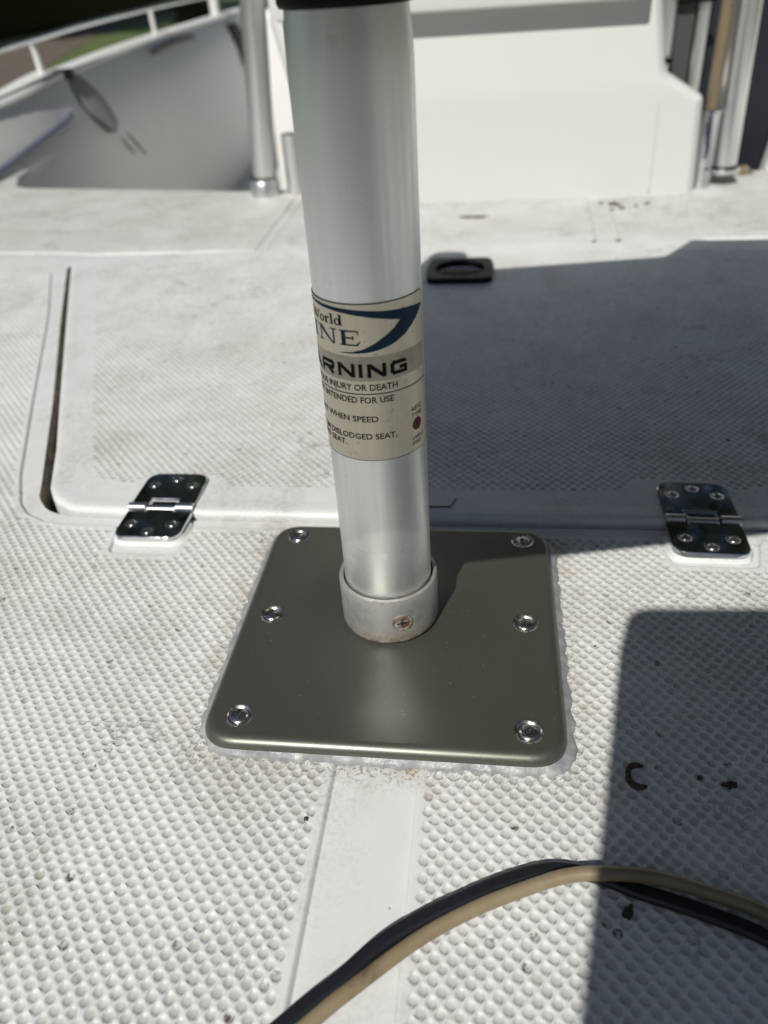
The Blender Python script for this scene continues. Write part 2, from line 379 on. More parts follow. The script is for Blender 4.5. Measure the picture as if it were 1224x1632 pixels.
# ------------------------------------------------------------------ nonskid panels
PX, PY, DR = .00693, .00385, .00235
HEX = [(.003465, .000366), (0, .003484), (-.003465, .000366), (-.003465, -.000366), (0, -.003484), (.003465, -.000366)]
def zipper(A, B):
    """triangles between outer ring A and inner ring B (lists of (angle,index))"""
    F = []; na, nb = len(A), len(B); i = j = 0
    aa = lambda k: A[k % na][0] + 2 * math.pi * (k // na)
    bb = lambda k: B[k % nb][0] + 2 * math.pi * (k // nb)
    while i < na or j < nb:
        if j >= nb or (i < na and aa(i + 1) <= bb(j + 1) + 1e-9):
            F.append((A[i % na][1], A[(i + 1) % na][1], B[j % nb][1])); i += 1
        else:
            F.append((A[i % na][1], B[(j + 1) % nb][1], B[j % nb][1])); j += 1
    return F
def nonskid(name, poly, z, floor, parent, near=lambda c: np.ones(len(c), bool), x0=-.1341, y0=-.1593, vis=None, deep=1.0):
    poly = ccw(poly); P = np.array(poly)
    j0, j1 = int((P[:, 1].min() - y0) / PY) - 2, int((P[:, 1].max() - y0) / PY) + 2
    i0, i1 = int((P[:, 0].min() - x0) / PX) - 2, int((P[:, 0].max() - x0) / PX) + 2
    J, I = np.meshgrid(np.arange(j0, j1), np.arange(i0, i1), indexing='ij'); J = J.ravel(); I = I.ravel()
    C = np.c_[x0 + (I + .5 * (J & 1)) * PX, y0 + J * PY]
    ok = pip(C, poly)
    if vis is not None: ok &= vis(C)
    C = C[ok]; ed = edge_dist(C, poly)
    full = ed > .0036
    part = (~full) & (ed > DR + .00035)
    CF = C[full]; CQ = C[part]
    allV = []; allF = []; cup = []; grime = []; nv = 0
    def put(V, F, cu, gr):
        nonlocal nv
        allV.append(V); allF.append(F + nv); cup.append(cu); grime.append(gr); nv += len(V)
    def bowls(Cs, seg, prof, with_hex, r_scale=None):
        n = len(Cs)
        if n == 0: return
        tv = []; ring = []
        if with_hex: tv += [(x, y, 0, 0) for x, y in HEX]
        b = len(tv)
        for rr, dz in prof:
            for k in range(seg):
                a = 2 * math.pi * k / seg + .13
                tv.append((rr * math.cos(a), rr * math.sin(a), dz, 1))
        tv.append((0, 0, -1, 1)); T = np.array(tv)
        F = []
        if with_hex:
            A = sorted((math.atan2(y, x) % (2 * math.pi), i) for i, (x, y) in enumerate(HEX))
            B = sorted(((2 * math.pi * k / seg + .13) % (2 * math.pi), b + k) for k in range(seg))
            F += zipper(A, B)
        for q in range(len(prof) - 1):
            for k in range(seg):
                a0, a1 = b + q * seg + k, b + q * seg + (k + 1) % seg; c0, c1 = a0 + seg, a1 + seg
                F += [(a0, a1, c1), (a0, c1, c0)]
        e = b + (len(prof) - 1) * seg; cidx = len(T) - 1
        F += [(e + k, e + (k + 1) % seg, cidx) for k in range(seg)]
        F = np.array(F); isb = np.arange(len(T)) >= b
        rs = (rng.normal(1, .035, n)).clip(.9, 1.06) if with_hex else np.ones(n)
        ds = (rng.normal(.00074, .00009, n)).clip(.0005, .0010) * deep
        jit = rng.normal(0, .00006, (n, 2)) if with_hex else np.zeros((n, 2))
        V = np.zeros((n, len(T), 3))
        sc = np.where(isb[None, :], DR * rs[:, None], 1.0)
        V[:, :, 0] = Cs[:, 0, None] + T[None, :, 0] * sc + jit[:, 0, None] * isb
        V[:, :, 1] = Cs[:, 1, None] + T[None, :, 1] * sc + jit[:, 1, None] * isb
        V[:, :, 2] = z + T[None, :, 2] * ds[:, None] * isb
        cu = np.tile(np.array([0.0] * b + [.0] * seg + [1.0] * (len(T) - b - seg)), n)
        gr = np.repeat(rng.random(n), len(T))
        FF = (F[None] + (np.arange(n) * len(T))[:, None, None]).reshape(-1, 3)
        put(V.reshape(-1, 3), FF, cu, gr)
    pN = [(1, 0), (.80, -.52), (.45, -.90)]; pF = [(1, 0), (.70, -.85)]
    nm = near(CF)
    bowls(CF[nm], 12, pN, True); bowls(CF[~nm], 8, pF, True)
    bowls(CQ, 12, [(.93, 0), (.76, -.52), (.42, -.9)], False)
    # margin between the full cells and the outline
    key = lambda p: (round(p[0] * 1e6), round(p[1] * 1e6))
    cnt = {}; VX = (CF[:, None, :] + np.array(HEX)[None]) if len(CF) else np.zeros((0, 6, 2))
    K = np.round(VX * 2e5).astype(int)
    edges = {}
    for c in range(len(CF)):
        ks = [tuple(q) for q in K[c]]
        for q in range(6):
            e = (ks[q], ks[(q + 1) % 6]); r = (e[1], e[0])
            if r in edges: del edges[r]
            else: edges[e] = (VX[c][q], VX[c][(q + 1) % 6])
    vid = {}; Vl = []; E = []
    def vget(k, p):
        if k not in vid: vid[k] = len(Vl); Vl.append(Vector((float(p[0]), float(p[1]))))
        return vid[k]
    for (a, b2), (pa, pb) in edges.items(): E.append((vget(a, pa), vget(b2, pb)))
    n = len(Vl); Vl += [Vector(p) for p in poly]; E += [(n + i, n + (i + 1) % len(poly)) for i in range(len(poly))]
    for c in CQ:
        n = len(Vl)
        for k in range(12):
            a = 2 * math.pi * k / 12 + .13; Vl.append(Vector((c[0] + .93 * DR * math.cos(a), c[1] + .93 * DR * math.sin(a)))); E.append((n + k, n + (k + 1) % 12))
    vo, eo, fo, *_ = delaunay_2d_cdt(Vl, E, [], 0, 1e-8)
    vo_ = np.array([(v.x, v.y) for v in vo]); fo_ = np.array([f for f in fo]); ct = vo_[fo_].mean(1)
    k = pip(ct, poly)
    fullset = set(tuple(q) for q in np.round(CF * 2e5).astype(int)) if len(CF) else set()
    J = np.round((ct[:, 1] - y0) / PY).astype(int)
    bestd = np.full(len(ct), 9.0); bc = np.zeros((len(ct), 2))
    for dj in (-1, 0, 1):
        jj = J + dj; ii = np.round((ct[:, 0] - x0) / PX - .5 * (jj & 1))
        cx = x0 + (ii + .5 * (jj & 1)) * PX; cy = y0 + jj * PY; d = np.hypot(ct[:, 0] - cx, ct[:, 1] - cy)
        m_ = d < bestd; bestd[m_] = d[m_]; bc[m_, 0] = cx[m_]; bc[m_, 1] = cy[m_]
    inF = np.array([tuple(q) in fullset for q in np.round(bc * 2e5).astype(int)])
    ptset = set(tuple(q) for q in np.round(CQ * 2e5).astype(int)) if len(CQ) else set()
    inQ = np.array([tuple(q) in ptset for q in np.round(bc * 2e5).astype(int)]) & (bestd < .93 * DR * .96)
    k &= ~inF & ~inQ
    f = fo_[k]; a, b_, c_ = vo_[f[:, 0]], vo_[f[:, 1]], vo_[f[:, 2]]
    cr = (b_ - a)[:, 0] * (c_ - a)[:, 1] - (b_ - a)[:, 1] * (c_ - a)[:, 0]
    f[cr < 0] = f[cr < 0][:, ::-1]
    put(np.c_[vo_, np.full(len(vo_), z)], f, np.zeros(len(vo_)), np.zeros(len(vo_)))
    # moulded slope down to the smooth floor
    D = ccw(dens(poly, .01)); hh = z - floor + .0003
    rings = [np.array([(x, y, z - hh * dz) for x, y in offset(D, o)]) for o, dz in ((0, 0), (.0006, .06), (.0014, .45), (.0022, .9), (.0030, 1.0))]
    V = np.concatenate(rings); m = len(D); F = []
    for r in range(len(rings) - 1):
        for q in range(m):
            q2 = (q + 1) % m; F += [(r * m + q, (r + 1) * m + q, (r + 1) * m + q2), (r * m + q, (r + 1) * m + q2, r * m + q2)]
    put(V, np.array(F), np.zeros(len(V)), np.zeros(len(V)))
    V = np.concatenate(allV); F = np.concatenate(allF).astype(np.int32)
    me = bpy.data.meshes.new(name); me.vertices.add(len(V)); me.vertices.foreach_set('co', V.ravel().astype(np.float32))
    me.loops.add(F.size); me.loops.foreach_set('vertex_index', F.ravel()); me.polygons.add(len(F))
    me.polygons.foreach_set('loop_start', np.arange(0, F.size, 3, dtype=np.int32))
    me.update(calc_edges=True)
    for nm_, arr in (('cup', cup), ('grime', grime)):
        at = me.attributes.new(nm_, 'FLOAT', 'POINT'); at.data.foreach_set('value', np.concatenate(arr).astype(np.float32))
    o = link(name, me, M_nonskid, parent); o['kind'] = 'stuff'
    return o

# ------------------------------------------------------------------ deck
FL = -.0022
def mirror(P): return [(-x, y) for x, y in P]
GL = [(-.5215, .677), (-.436, .480), (-.3465, .279), (-.3105, .1935), (-.291, .148), (-.283, .128), (-.269, .112), (-.247, .1045), (-.205, .1035)]
G = ccw(GL + [(0, .1025)] + mirror(GL)[::-1] + [(.517, .700), (.30, .712), (0, .716), (-.30, .716), (-.50, .700)])
G = round_poly(G, .03, 6)
far_edge = [(1.06, 1.20), (.55, 1.10), (.41, 1.078), (.36, 1.07), (-.33, 1.07), (-.40, 1.075), (-.618, 1.12), (-.838, 1.162), (-.872, 1.185), (-.915, 1.27), (-.95, 1.42), (-.985, 1.60)]
deck_out = ccw([(-1.0, 1.70), (-1.06, 1.70), (-.80, -.82), (.80, -.82), (1.06, 1.2)] + far_edge[1:])
V, F = fill([dens(deck_out, .05), G], FL)
mb = MB().add(V, F)
# gutter round the hatch
g_in = G
mb2 = MB().rings([[(x, y, FL) for x, y in g_in], [(x, y, FL - .0015) for x, y in offset(g_in, -.0005)], [(x, y, FL - .055) for x, y in offset(g_in, -.0008)]])
V2, F2 = fill([offset(g_in, .002)], FL - .053); mb2.add(V2, F2)
# rounded outer lip of the casting deck and its drop to the cockpit
D = dens(deck_out, .05)
mb.rings([[(x, y, FL) for x, y in D], [(x, y, FL - .0008) for x, y in offset(D, .003)], [(x, y, FL - .004) for x, y in offset(D, .006)], [(x, y, FL - .009) for x, y in offset(D, .0075)], [(x, y, -.5) for x, y in offset(D, .0075)]])
# moulded rib and drain channel on the rear deck, beside the console
def bar(pts, wd, hgt):
    for (xa, ya), (xb, yb) in zip(pts, pts[1:]):
        t = Vector((xb - xa, yb - ya)).normalized(); n = Vector((-t.y, t.x))
        prof = [(-wd, 0), (-wd * .6, hgt * .8), (-wd * .3, hgt), (wd * .3, hgt), (wd * .6, hgt * .8), (wd, 0)]
        mb.rings([[(p[0] + n.x * u, p[1] + n.y * u, FL - .0004 + v) for u, v in prof] for p in ((xa, ya), (xb, yb))], closed=False)
bar([(.181, .724), (.189, .93)], .004, .003); bar([(.211, .724), (.217, .93)], .005, .0035); bar([(.304, .72), (.319, .93)], .0025, .0018)
bar([(-.256, .722), (-.262, 1.06)], .0025, .0016)
deck = tag(mb.build('deck', M_deck, ang=60), 'white moulded boat casting deck with smooth channels', kind='structure')
mb2.build('gutter', M_gutter, deck, ang=60)

bnd = np.array([(.0, -.40), (-.14, -.36), (-.26, -.34), (-.36, -.13), (-.42, -.01), (-.50, .12), (-.60, .33), (-.75, .61), (-1.0, 1.0), (-1.0, 1.7), (1.0, 1.7), (.60, .67), (.50, .33), (.46, .07), (.44, -.07), (.42, -.19), (.40, -.40)])
vis = lambda c: pip(c, bnd)
near = lambda c: (c[:, 1] < .16)
PADL = [(-.150, .0925), (-.1545, .0615), (-.2015, .0625), (-.206, .0925)]
A = [(-.0215, -.78), (-.0215, .0925)] + PADL + [(-.247, .093), (-.263, .0957), (-.2814, .105), (-.2933, .118), (-.3136, .156), (-.3652, .275), (-.4567, .490), (-.533, .652), (-.609, .658), (-.90, .672), (-.85, .30), (-.70, -.78)]
A = round_poly(A, [0, .004, .006, .007, .007, .006, .02, .02, .02, .03, .06, .06, .1, .02, 0, .01, .01, .01], 5)
nonskid('nonskid_panel', A, 0, FL, deck, near, vis=vis)
PADR = [(.155, .0925), (.162, .0645), (.213, .0640), (.220, .0915)]
B = [(.0210, -.78), (.0210, .0925)] + PADR + [(.247, .093), (.263, .0957), (.2814, .105), (.2933, .118), (.3136, .156), (.3652, .275), (.4567, .490), (.535, .66), (.90, .70), (.85, .30), (.70, -.78)]
B = round_poly(B, [0, .004, .006, .007, .007, .006, .02, .02, .02, .03, .06, .06, .1, .02, .01, .01, .01], 5)
nonskid('nonskid_panel', B, 0, FL, deck, near, vis=vis)
Cc = round_poly([(-.272, .725), (-.276, 1.05), (-.40, 1.062), (-.612, 1.105), (-.835, 1.148), (-.875, 1.165), (-.93, .765), (-.657, .746), (-.566, .738), (-.50, .727)], .006, 4)
nonskid('nonskid_panel', Cc, 0, FL, deck, near, vis=vis)
Dd = round_poly([(.318, .724), (.334, 1.050), (.41, 1.064), (.55, 1.085), (.99, 1.17), (.98, .75)], .006, 4)
nonskid('nonskid_panel', Dd, 0, FL, deck, near, vis=vis)

for px_, py_ in ((-0.1785, 0.1105), (0.1865, 0.1075)):   # moulded pads that carry the front hinge leaves
    pp = ccw(round_poly([(px_ - .0245, py_ - .0352), (px_ + .0245, py_ - .0352), (px_ + .0245, py_ - .0125), (px_ - .0245, py_ - .0125)], [.010, .010, .001, .001], 6)); mb = MB()
    mb.rings([[(x, y, FL - .0005) for x, y in offset(pp, .0022)], [(x, y, FL + .001) for x, y in offset(pp, .0013)], [(x, y, .0004) for x, y in pp], [(x, y, .0009) for x, y in offset(pp, -.0008)]])
    V, F = fill([offset(pp, -.0008)], .0009); mb.add(V, F); mb.build('hinge_pad', M_deck, deck, ang=60)

# ------------------------------------------------------------------ storage hatch
def shrink(p, z): return (CP.x + (p[0] - CP.x) * (1 - z / CP.z), CP.y + (p[1] - CP.y) * (1 - z / CP.z))
hatch = tag(empty('storage_hatch', (0, .105, 0)), 'white nonskid hatch lid between the seat post and the console', 'hatch')
def inh(o): o.parent = hatch; o.matrix_parent_inverse = Matrix.Translation((0, -.105, 0)); return o
LL = [(-.5155, .679), (-.418, .458), (-.3325, .265), (-.3000, .193), (-.2835, .152), (-.2770, .136), (-.266, .1195), (-.247, .1080), (-.205, .1062)]
LO = ccw(LL + [(0, .1055)] + mirror(LL)[::-1] + [(.511, .694), (.30, .708), (0, .712), (-.30, .712), (-.49, .694)])
LO = round_poly(LO, .03, 6); LT = .0038
TL = [(-.462, .640), (-.357, .395), (-.284, .225), (-.258, .168), (-.243, .146), (-.214, .139), (-.200, .152), (-.152, .152), (-.140, .138)]
TR = mirror(TL)[::-1]
T = ccw(TL + TR + [(.46, .655), (.30, .672), (-.30, .676), (-.44, .660)])
T = round_poly(T, .008, 4)
mb = MB(); rg = [[(x, y, -.045) for x, y in LO]]
for k in range(7):
    a = math.pi / 2 * k / 6; i = .0050 * (1 - math.cos(a)); rg.append([(x, y, LT - .0042 + .0042 * math.sin(a)) for x, y in offset(LO, -i)])
rg.append([(x, y, LT + .0001) for x, y in offset(LO, -.008)]); rg.append([(x, y, LT - .0003) for x, y in offset(LO, -.015)])
mb.rings(rg); V, F = fill([offset(LO, -.015), offset(T, .0004)], LT - .0003); mb.add(V, F)
inh(mb.build('lid', M_lid, ang=60))
inh(nonskid('nonskid_panel', T, LT - .00022, LT - .0003, None, lambda c: c[:, 1] < .22, vis=vis, deep=.68))
# flush pull latch: a slotted black bezel with a recessed cup and finger lever
latch = MB()
c0 = shrink((.0128, .612), LT); LX, LY = c0
rr = round_poly([(-.0375, -.040), (.0375, -.040), (.0395, .000), (.0375, .038), (-.0375, .038), (-.0395, 0)], .012, 6)
ell = [(.030 * math.cos(a), .026 * math.sin(a)) for a in np.linspace(0, 2 * math.pi, 40, endpoint=False)]
rr = ccw(rr)
z0 = LT + .0006
latch.rings([[(LX + x, LY + y, z0) for x, y in rr], [(LX + x, LY + y, z0 + .0035) for x, y in rr], [(LX + x, LY + y, z0 + .0055) for x, y in offset(rr, -.002)]])
V, F = fill([offset(rr, -.002), ell], z0 + .0055); latch.add([(LX + x, LY + y, z) for x, y, z in V], F)
latch.rings([[(LX + x * s, LY + y * s, z0 + zz_) for x, y in ell] for s, zz_ in ((1, .0055), (.97, .0062), (.93, .004), (.88, -.002))], cap1=True)
bz = inh(latch.build('latch', M_black))
pl = MB(); lever = round_poly([(-.021, -.013), (.021, -.013), (.023, .006), (0, .012), (-.023, .006)], .008, 5); lever = ccw(lever)
pl.rings([[(LX + x, LY + y - .002, z0 - .002) for x, y in lever], [(LX + x, LY + y - .002, z0 + .0008) for x, y in lever], [(LX + x, LY + y - .002, z0 + .002) for x, y in offset(lever, -.0015)]], cap1=True)
lv = pl.build('finger_lever', M_black); lv.parent = bz
lv.matrix_parent_inverse = Matrix.Identity(4)

# ------------------------------------------------------------------ screws
def screw_mesh(name, rad, dome, seg=40):
    mb = MB(); prof = [(rad, -.0006), (rad, 0)]
    for k in range(1, 9):
        q = k / 8; prof.append((rad * math.cos(q * math.pi / 2) if q < 1 else rad * .02, dome * math.sin(q * math.pi / 2)))
    prof = [(rad, -.0006), (rad, 0), (rad * .96, dome * .3), (rad * .85, dome * .6), (rad * .65, dome * .85), (rad * .4, dome * .97), (.00002, dome)]
    mb.lathe(prof, seg=seg, cap0=True)
    me = bpy.data.meshes.new(name); me.from_pydata(mb.V, [], mb.F); me.update()
    me.polygons.foreach_set('use_smooth', [True] * len(me.polygons)); return me
def cross_mesh(name, L, W, rad, dome, depth):
    z = dome
    hgt = lambda r: float(np.interp(r / rad, [0, .4, .65, .85, .96, 1], [dome, dome * .97, dome * .85, dome * .6, dome * .3, 0])) + .00006
    # phillips cross: four dark tapering blades lying flat just above the dome
    mb = MB(); P = []
    for k in range(4):
        a = k * math.pi / 2; c, s = math.cos(a), math.sin(a)
        for x, y in ((W, -W), (L * .9, -W * .75), (L, 0), (L * .9, W * .75)): P.append((x * c - y * s, x * s + y * c))
    V = [(x, y, hgt(math.hypot(x, y))) for x, y in P] + [(0, 0, z + .00007)]
    mb.add(V, [(i, (i + 1) % 16, 16) for i in range(16)])
    me = bpy.data.meshes.new(name); me.from_pydata(mb.V, [], mb.F); me.update(); return me
SC = screw_mesh('screw', .0050, .0017); SCX = cross_mesh('cross_recess', .0034, .00085, .0050, .0017, .001)
SC2 = screw_mesh('screw', .0032, .0010); SCX2 = cross_mesh('cross_recess', .0021, .00055, .0032, .0010, .0007)
def screw(parent, loc, me, mex, rz=0, m=None, rot=None, sub=True):
    o = bpy.data.objects.new('screw', me); col.objects.link(o); o.parent = parent
    if not me.materials: me.materials.append(M_head)
    o.location = loc; o.rotation_euler = rot if rot else (0, 0, rz)
    c = bpy.data.objects.new('cross_recess', mex); col.objects.link(c); c.parent = o
    if not mex.materials: mex.materials.append(M_recess)
    return o

# ------------------------------------------------------------------ base plate
plate = tag(empty('base_plate', (0, 0, 0)), 'square bronze grey metal seat base plate screwed to the deck with a round collar', 'base plate')
S = .0889; PZ = .0085
sq = ccw(round_poly([(-S, -S), (S, -S), (S, S), (-S, S)], .019, 9))
mb = MB(); er = .0055; rg = [[(x, y, -.0002) for x, y in sq], [(x, y, PZ - er) for x, y in sq]]
for k in range(1, 9):
    a = math.pi / 2 * k / 8; i = er * (1 - math.cos(a)); rg.append([(x, y, PZ - er + er * math.sin(a)) for x, y in offset(sq, -i)])
mb.rings(rg)
HOLES = [(-.0715, .0745), (.0715, .0750), (-.0715, .0008), (.0710, .0008), (-.0710, -.0725), (.0705, -.0728)]
PC = (-.0026, 0.0)
def dome(x, y):
    r = math.hypot(x - PC[0], y - PC[1])
    if r > .066: return PZ
    t = min(1, max(0, (.066 - r) / (.066 - .022))); return PZ + .0056 * t * t * (1.6 - .6 * t)
hl = [[(hx + .0068 * math.cos(a), hy + .0068 * math.sin(a)) for a in np.linspace(0, 2 * math.pi, 28, endpoint=False)] for hx, hy in HOLES]
ring0 = [(PC[0] + .018 * math.cos(a), PC[1] + .018 * math.sin(a)) for a in np.linspace(0, 2 * math.pi, 56, endpoint=False)]
ex = [(PC[0] + r * math.cos(a + r * 40), PC[1] + r * math.sin(a + r * 40)) for r in np.linspace(.021, .067, 20) for a in np.linspace(0, 2 * math.pi, 56, endpoint=False)]
ex += [(x, y) for x in np.linspace(-.08, .08, 17) for y in np.linspace(-.08, .08, 17) if math.hypot(x - PC[0], y) > .07 and all(math.hypot(x - a, y - b) > .009 for a, b in HOLES)]
V, F = fill([offset(sq, -er), ring0] + hl, dome, extra=ex); mb.add(V, F)
for (hx, hy) in HOLES:   # countersunk wells
    mb.rings([[(hx + r * math.cos(a), hy + r * math.sin(a), PZ + z_) for a in np.linspace(0, 2 * math.pi, 28, endpoint=False)] for r, z_ in ((.0068, 0), (.0064, -.0002), (.0048, -.0016), (.0040, -.0017))], cap1=True)
mb.build('plate', M_plate, plate, ang=50)
for hx, hy in HOLES:
    mb = MB(); mb.lathe([(.0071, .0001), (.0069, .00045), (.0064, .0004), (.0052, -.0008), (.0049, -.0012)], seg=36); o = mb.build('countersink', M_screw, plate); o.location = (hx, hy, PZ)
for i, (hx, hy) in enumerate(HOLES): screw(plate, (hx, hy, PZ - .0008), SC, SCX, rz=random.uniform(0, 1.5))
# socket collar with its set screw
mb = MB(); ro, ri, zb, zt = .0262, .0238, .0152, .0450
prof = [(ro - .004, zb - .002), (ro - .0012, zb), (ro - .0003, zb + .0008), (ro, zb + .002), (ro, zt - .0018), (ro - .0004, zt - .0005), (ro - .0012, zt), (ri + .0008, zt), (ri + .0001, zt - .0006), (ri, zt - .004), (ri, zb)]
mb.lathe(prof, (PC[0], PC[1], 0), 72); mb.build('collar', M_collar, plate)
th = math.atan2(.0095, .0251)
ss = screw(plate, (PC[0] + (ro - .0004) * math.sin(th), PC[1] - (ro - .0004) * math.cos(th), .0295), SC2.copy(), SCX2.copy(), rot=(R(90), 0, th))
ss.name = 'set_screw'; ss.scale = (1.35, 1.35, .8); ss.data.materials.clear(); ss.data.materials.append(M_rustscrew)
mb = MB(); mb.lathe([(.0052, -.0004), (.0054, .0004), (.0050, .0006), (.0045, .0004), (.0044, -.0004)], seg=32)
rim = mb.build('screw_seat', M_collar, plate); rim.location = (PC[0] + (ro - .0001) * math.sin(th), PC[1] - (ro - .0001) * math.cos(th), .0295); rim.rotation_euler = (R(90), 0, th)
# squeezed out sealant bead
out = dens(sq, .0016); n = len(out); rgs = []
nz = lambda i, s, f: sum(math.sin(i * 2 * math.pi / n * k * f + s * k) / k for k in (3, 7, 13, 29, 53)) * .42
wid = []
jag = np.convolve(rng.normal(0, .0011, n + 4), [.2, .3, .3, .2], 'valid')
jag = np.r_[jag, jag][:n]
for i, (x, y) in enumerate(out):
    b = .0040 if abs(y + S) > .012 else .0020
    if x > S - .01: b = .0038
    if y > S - .006: b = .002
    wid.append(max(.0008, b + .0014 * nz(i, 1.3, 1) + jag[i]) + random.gauss(0, .00018))
for u, hz in ((-.05, .0034), (.12, .0031), (.35, .0024), (.6, .0019), (.85, .0012), (1.0, .0004), (1.06, -.0006)):
    o_ = []
    base_ = offset(out, 0); nrm = offset(out, 1)
    for i in range(n):
        d = Vector(nrm[i]) - Vector(base_[i]); q = Vector(base_[i]) + d * (wid[i] * u)
        o_.append((q.x, q.y, max(-.0006, hz + (random.gauss(0, .00004) + .0003 * nz(i, u * 2, 1) if u < 1 else 0))))
    rgs.append(o_)
MB().rings(rgs).build('sealant', M_caulk, plate, ang=80)

# ------------------------------------------------------------------ seat post with warning label
post = tag(empty('seat_post', (PC[0], PC[1], .02)), 'brushed aluminium seat post with a worn warning label standing in the collar', 'seat post')
def inp(o): o.parent = post; o.matrix_parent_inverse = Matrix.Translation((-PC[0], -PC[1], -.02)); return o
PR = .0229
mb = MB(); mb.lathe([(PR, .021)] + [(PR, z_) for z_ in np.linspace(.04, .27, 24)] + [(PR, .280), (PR - .0003, .289), (PR - .0011, .2965), (PR - .0013, .300)], (PC[0], PC[1], 0), 96)
tube = inp(mb.build('tube', M_post))
mb = MB(); mb.lathe([(PR - .002, .297), (PR + .0005, .2975), (PR + .0012, .2990), (PR + .0012, .3008), (PR + .0002, .3016)], (PC[0], PC[1], 0), 64); inp(mb.build('bushing', M_black))
mb = MB(); mb.lathe([(PR - .003, .3014), (PR - .001, .3018), (PR - .001, .3030), (PR - .003, .3032)], (PC[0], PC[1], 0), 64); inp(mb.build('washer', M_rustscrew))
mb = MB(); mb.lathe([(PR - .004, .303), (PR + .002, .3035), (PR + .004, .306), (PR + .004, .330)], (PC[0], PC[1], 0), 64, cap1=True); inp(mb.build('swivel_head', M_black))

LR = .0231
def wrap(V, dr): # (arc, z) in mm -> cylinder
    return [(PC[0] + (LR + dr) * math.sin(a / 1000 / LR), PC[1] - (LR + dr) * math.cos(a / 1000 / LR), z / 1000) for a, z in V]
def flat_obj(name, V, F, dr, m, parent):
    bm = bmesh.new(); vs_ = [bm.verts.new((a, z, 0)) for a, z in V]
    for f in F:
        try: bm.faces.new([vs_[i] for i in f])
        except ValueError: pass
    x0 = min(a for a, z in V); x1 = max(a for a, z in V); x = math.floor(x0) + 1
    while x < x1:
        bmesh.ops.bisect_plane(bm, geom=bm.verts[:] + bm.edges[:] + bm.faces[:], plane_co=(x, 0, 0), plane_no=(1, 0, 0), dist=1e-5); x += 1.0
    bmesh.ops.triangulate(bm, faces=bm.faces[:]); bm.verts.index_update()
    W = wrap([(v.co.x, v.co.y) for v in bm.verts], dr)
    FF = []
    for f in bm.faces:
        i = [v.index for v in f.verts]; FF.append(i if f.normal.z > 0 else i[::-1])
    bm.free()
    o = obj(name, W, FF, m, None); o.parent = parent
    if parent is not LAB[0]: inp(o)
    return o
LAB = [None]
def poly_fill(P): V, F = fill([P], 0); return [(a, b) for a, b, c in V], F
lp = round_poly([(-62, 127), (31.5, 127), (32.5, 199.3), (-62, 199.3)], 3, 6)
lab = flat_obj('warning_label', *poly_fill(lp), .00018, M_label, None); LAB[0] = lab; inp(lab)
# dark worn outline of the label
lw = MB(); lpo = ccw(dens(lp, 1.5)); lpi = offset(lpo, -.28)
lw.rings([wrap(lpo, .00021), wrap(lpi, .00021)]); e = lw.build('label_border', M_ink); e.parent = lab
band = flat_obj('grey_band', *poly_fill([(-62, 166), (32.0, 166), (32.2, 177), (-62, 177)]), .00024, M_band, lab)
# navy swoosh
sw = [(-34, 197.9), (-24, 198.0), (-14.7, 197.7), (-5.6, 197.2), (3.6, 196.4), (8.9, 195.8), (14.7, 195.3), (21.6, 194.8), (27, 194.0), (31.4, 193.3), (27.6, 190.2), (23.2, 187.1), (18.6, 184.1), (13.2, 181.5), (7.3, 179.8), (1.8, 178.8), (-4.4, 178.4), (-11.4, 178.35), (-4.3, 179.1), (.3, 180.3), (4.8, 182.4), (9.4, 185.2), (13.6, 188.0), (16.6, 190.9), (8.7, 192.7), (1.3, 194.2), (-6.3, 195.4), (-14.1, 196.2), (-24, 196.9), (-34, 197.3)]
flat_obj('navy_swoosh', *poly_fill(sw), .0003, M_blue, lab)
flat_obj('rule_line', *poly_fill([(-62, 159.8), (32.3, 159.8), (32.3, 160.2), (-62, 160.2)]), .0003, M_ink, lab)
def stroke(P, wd, closed=False):
    V = []; F = []; P = [Vector(p) for p in P]; n = len(P)
    for i in range(n if closed else n - 1):
        a, b = P[i], P[(i + 1) % n]; t = (b - a).normalized(); q = Vector((-t.y, t.x)) * wd / 2; e_ = t * wd * .5 if (closed or 0 < i) else t * 0; e2 = t * wd * .5 if (closed or i < n - 2) else t * 0
        k = len(V); V += [tuple(a - e_ - q), tuple(b + e2 - q), tuple(b + e2 + q), tuple(a - e_ + q)]; F.append((k, k + 1, k + 2, k + 3))
    return V, F
def merge(parts):
    V = []; F = []
    for v, f in parts: k = len(V); V += v; F += [tuple(i + k for i in q) for q in f]
    return V, F
def strokes_obj(name, parts, m, dr):
    for i, p in enumerate(parts): pass
    # separate tiny radial steps so crossing strokes never share a plane
    Vw = []; Fw = []
    objs = []
    mb = MB()
    for i, (V, F) in enumerate(parts):
        t = flat_obj('tmp', V, F, dr + .000004 * i, m, lab); mb.add([v.co[:] for v in t.data.vertices], [list(p.vertices) for p in t.data.polygons]); me = t.data; bpy.data.objects.remove(t); bpy.data.meshes.remove(me)
    o = mb.build(name, m, lab, smooth=False); return o
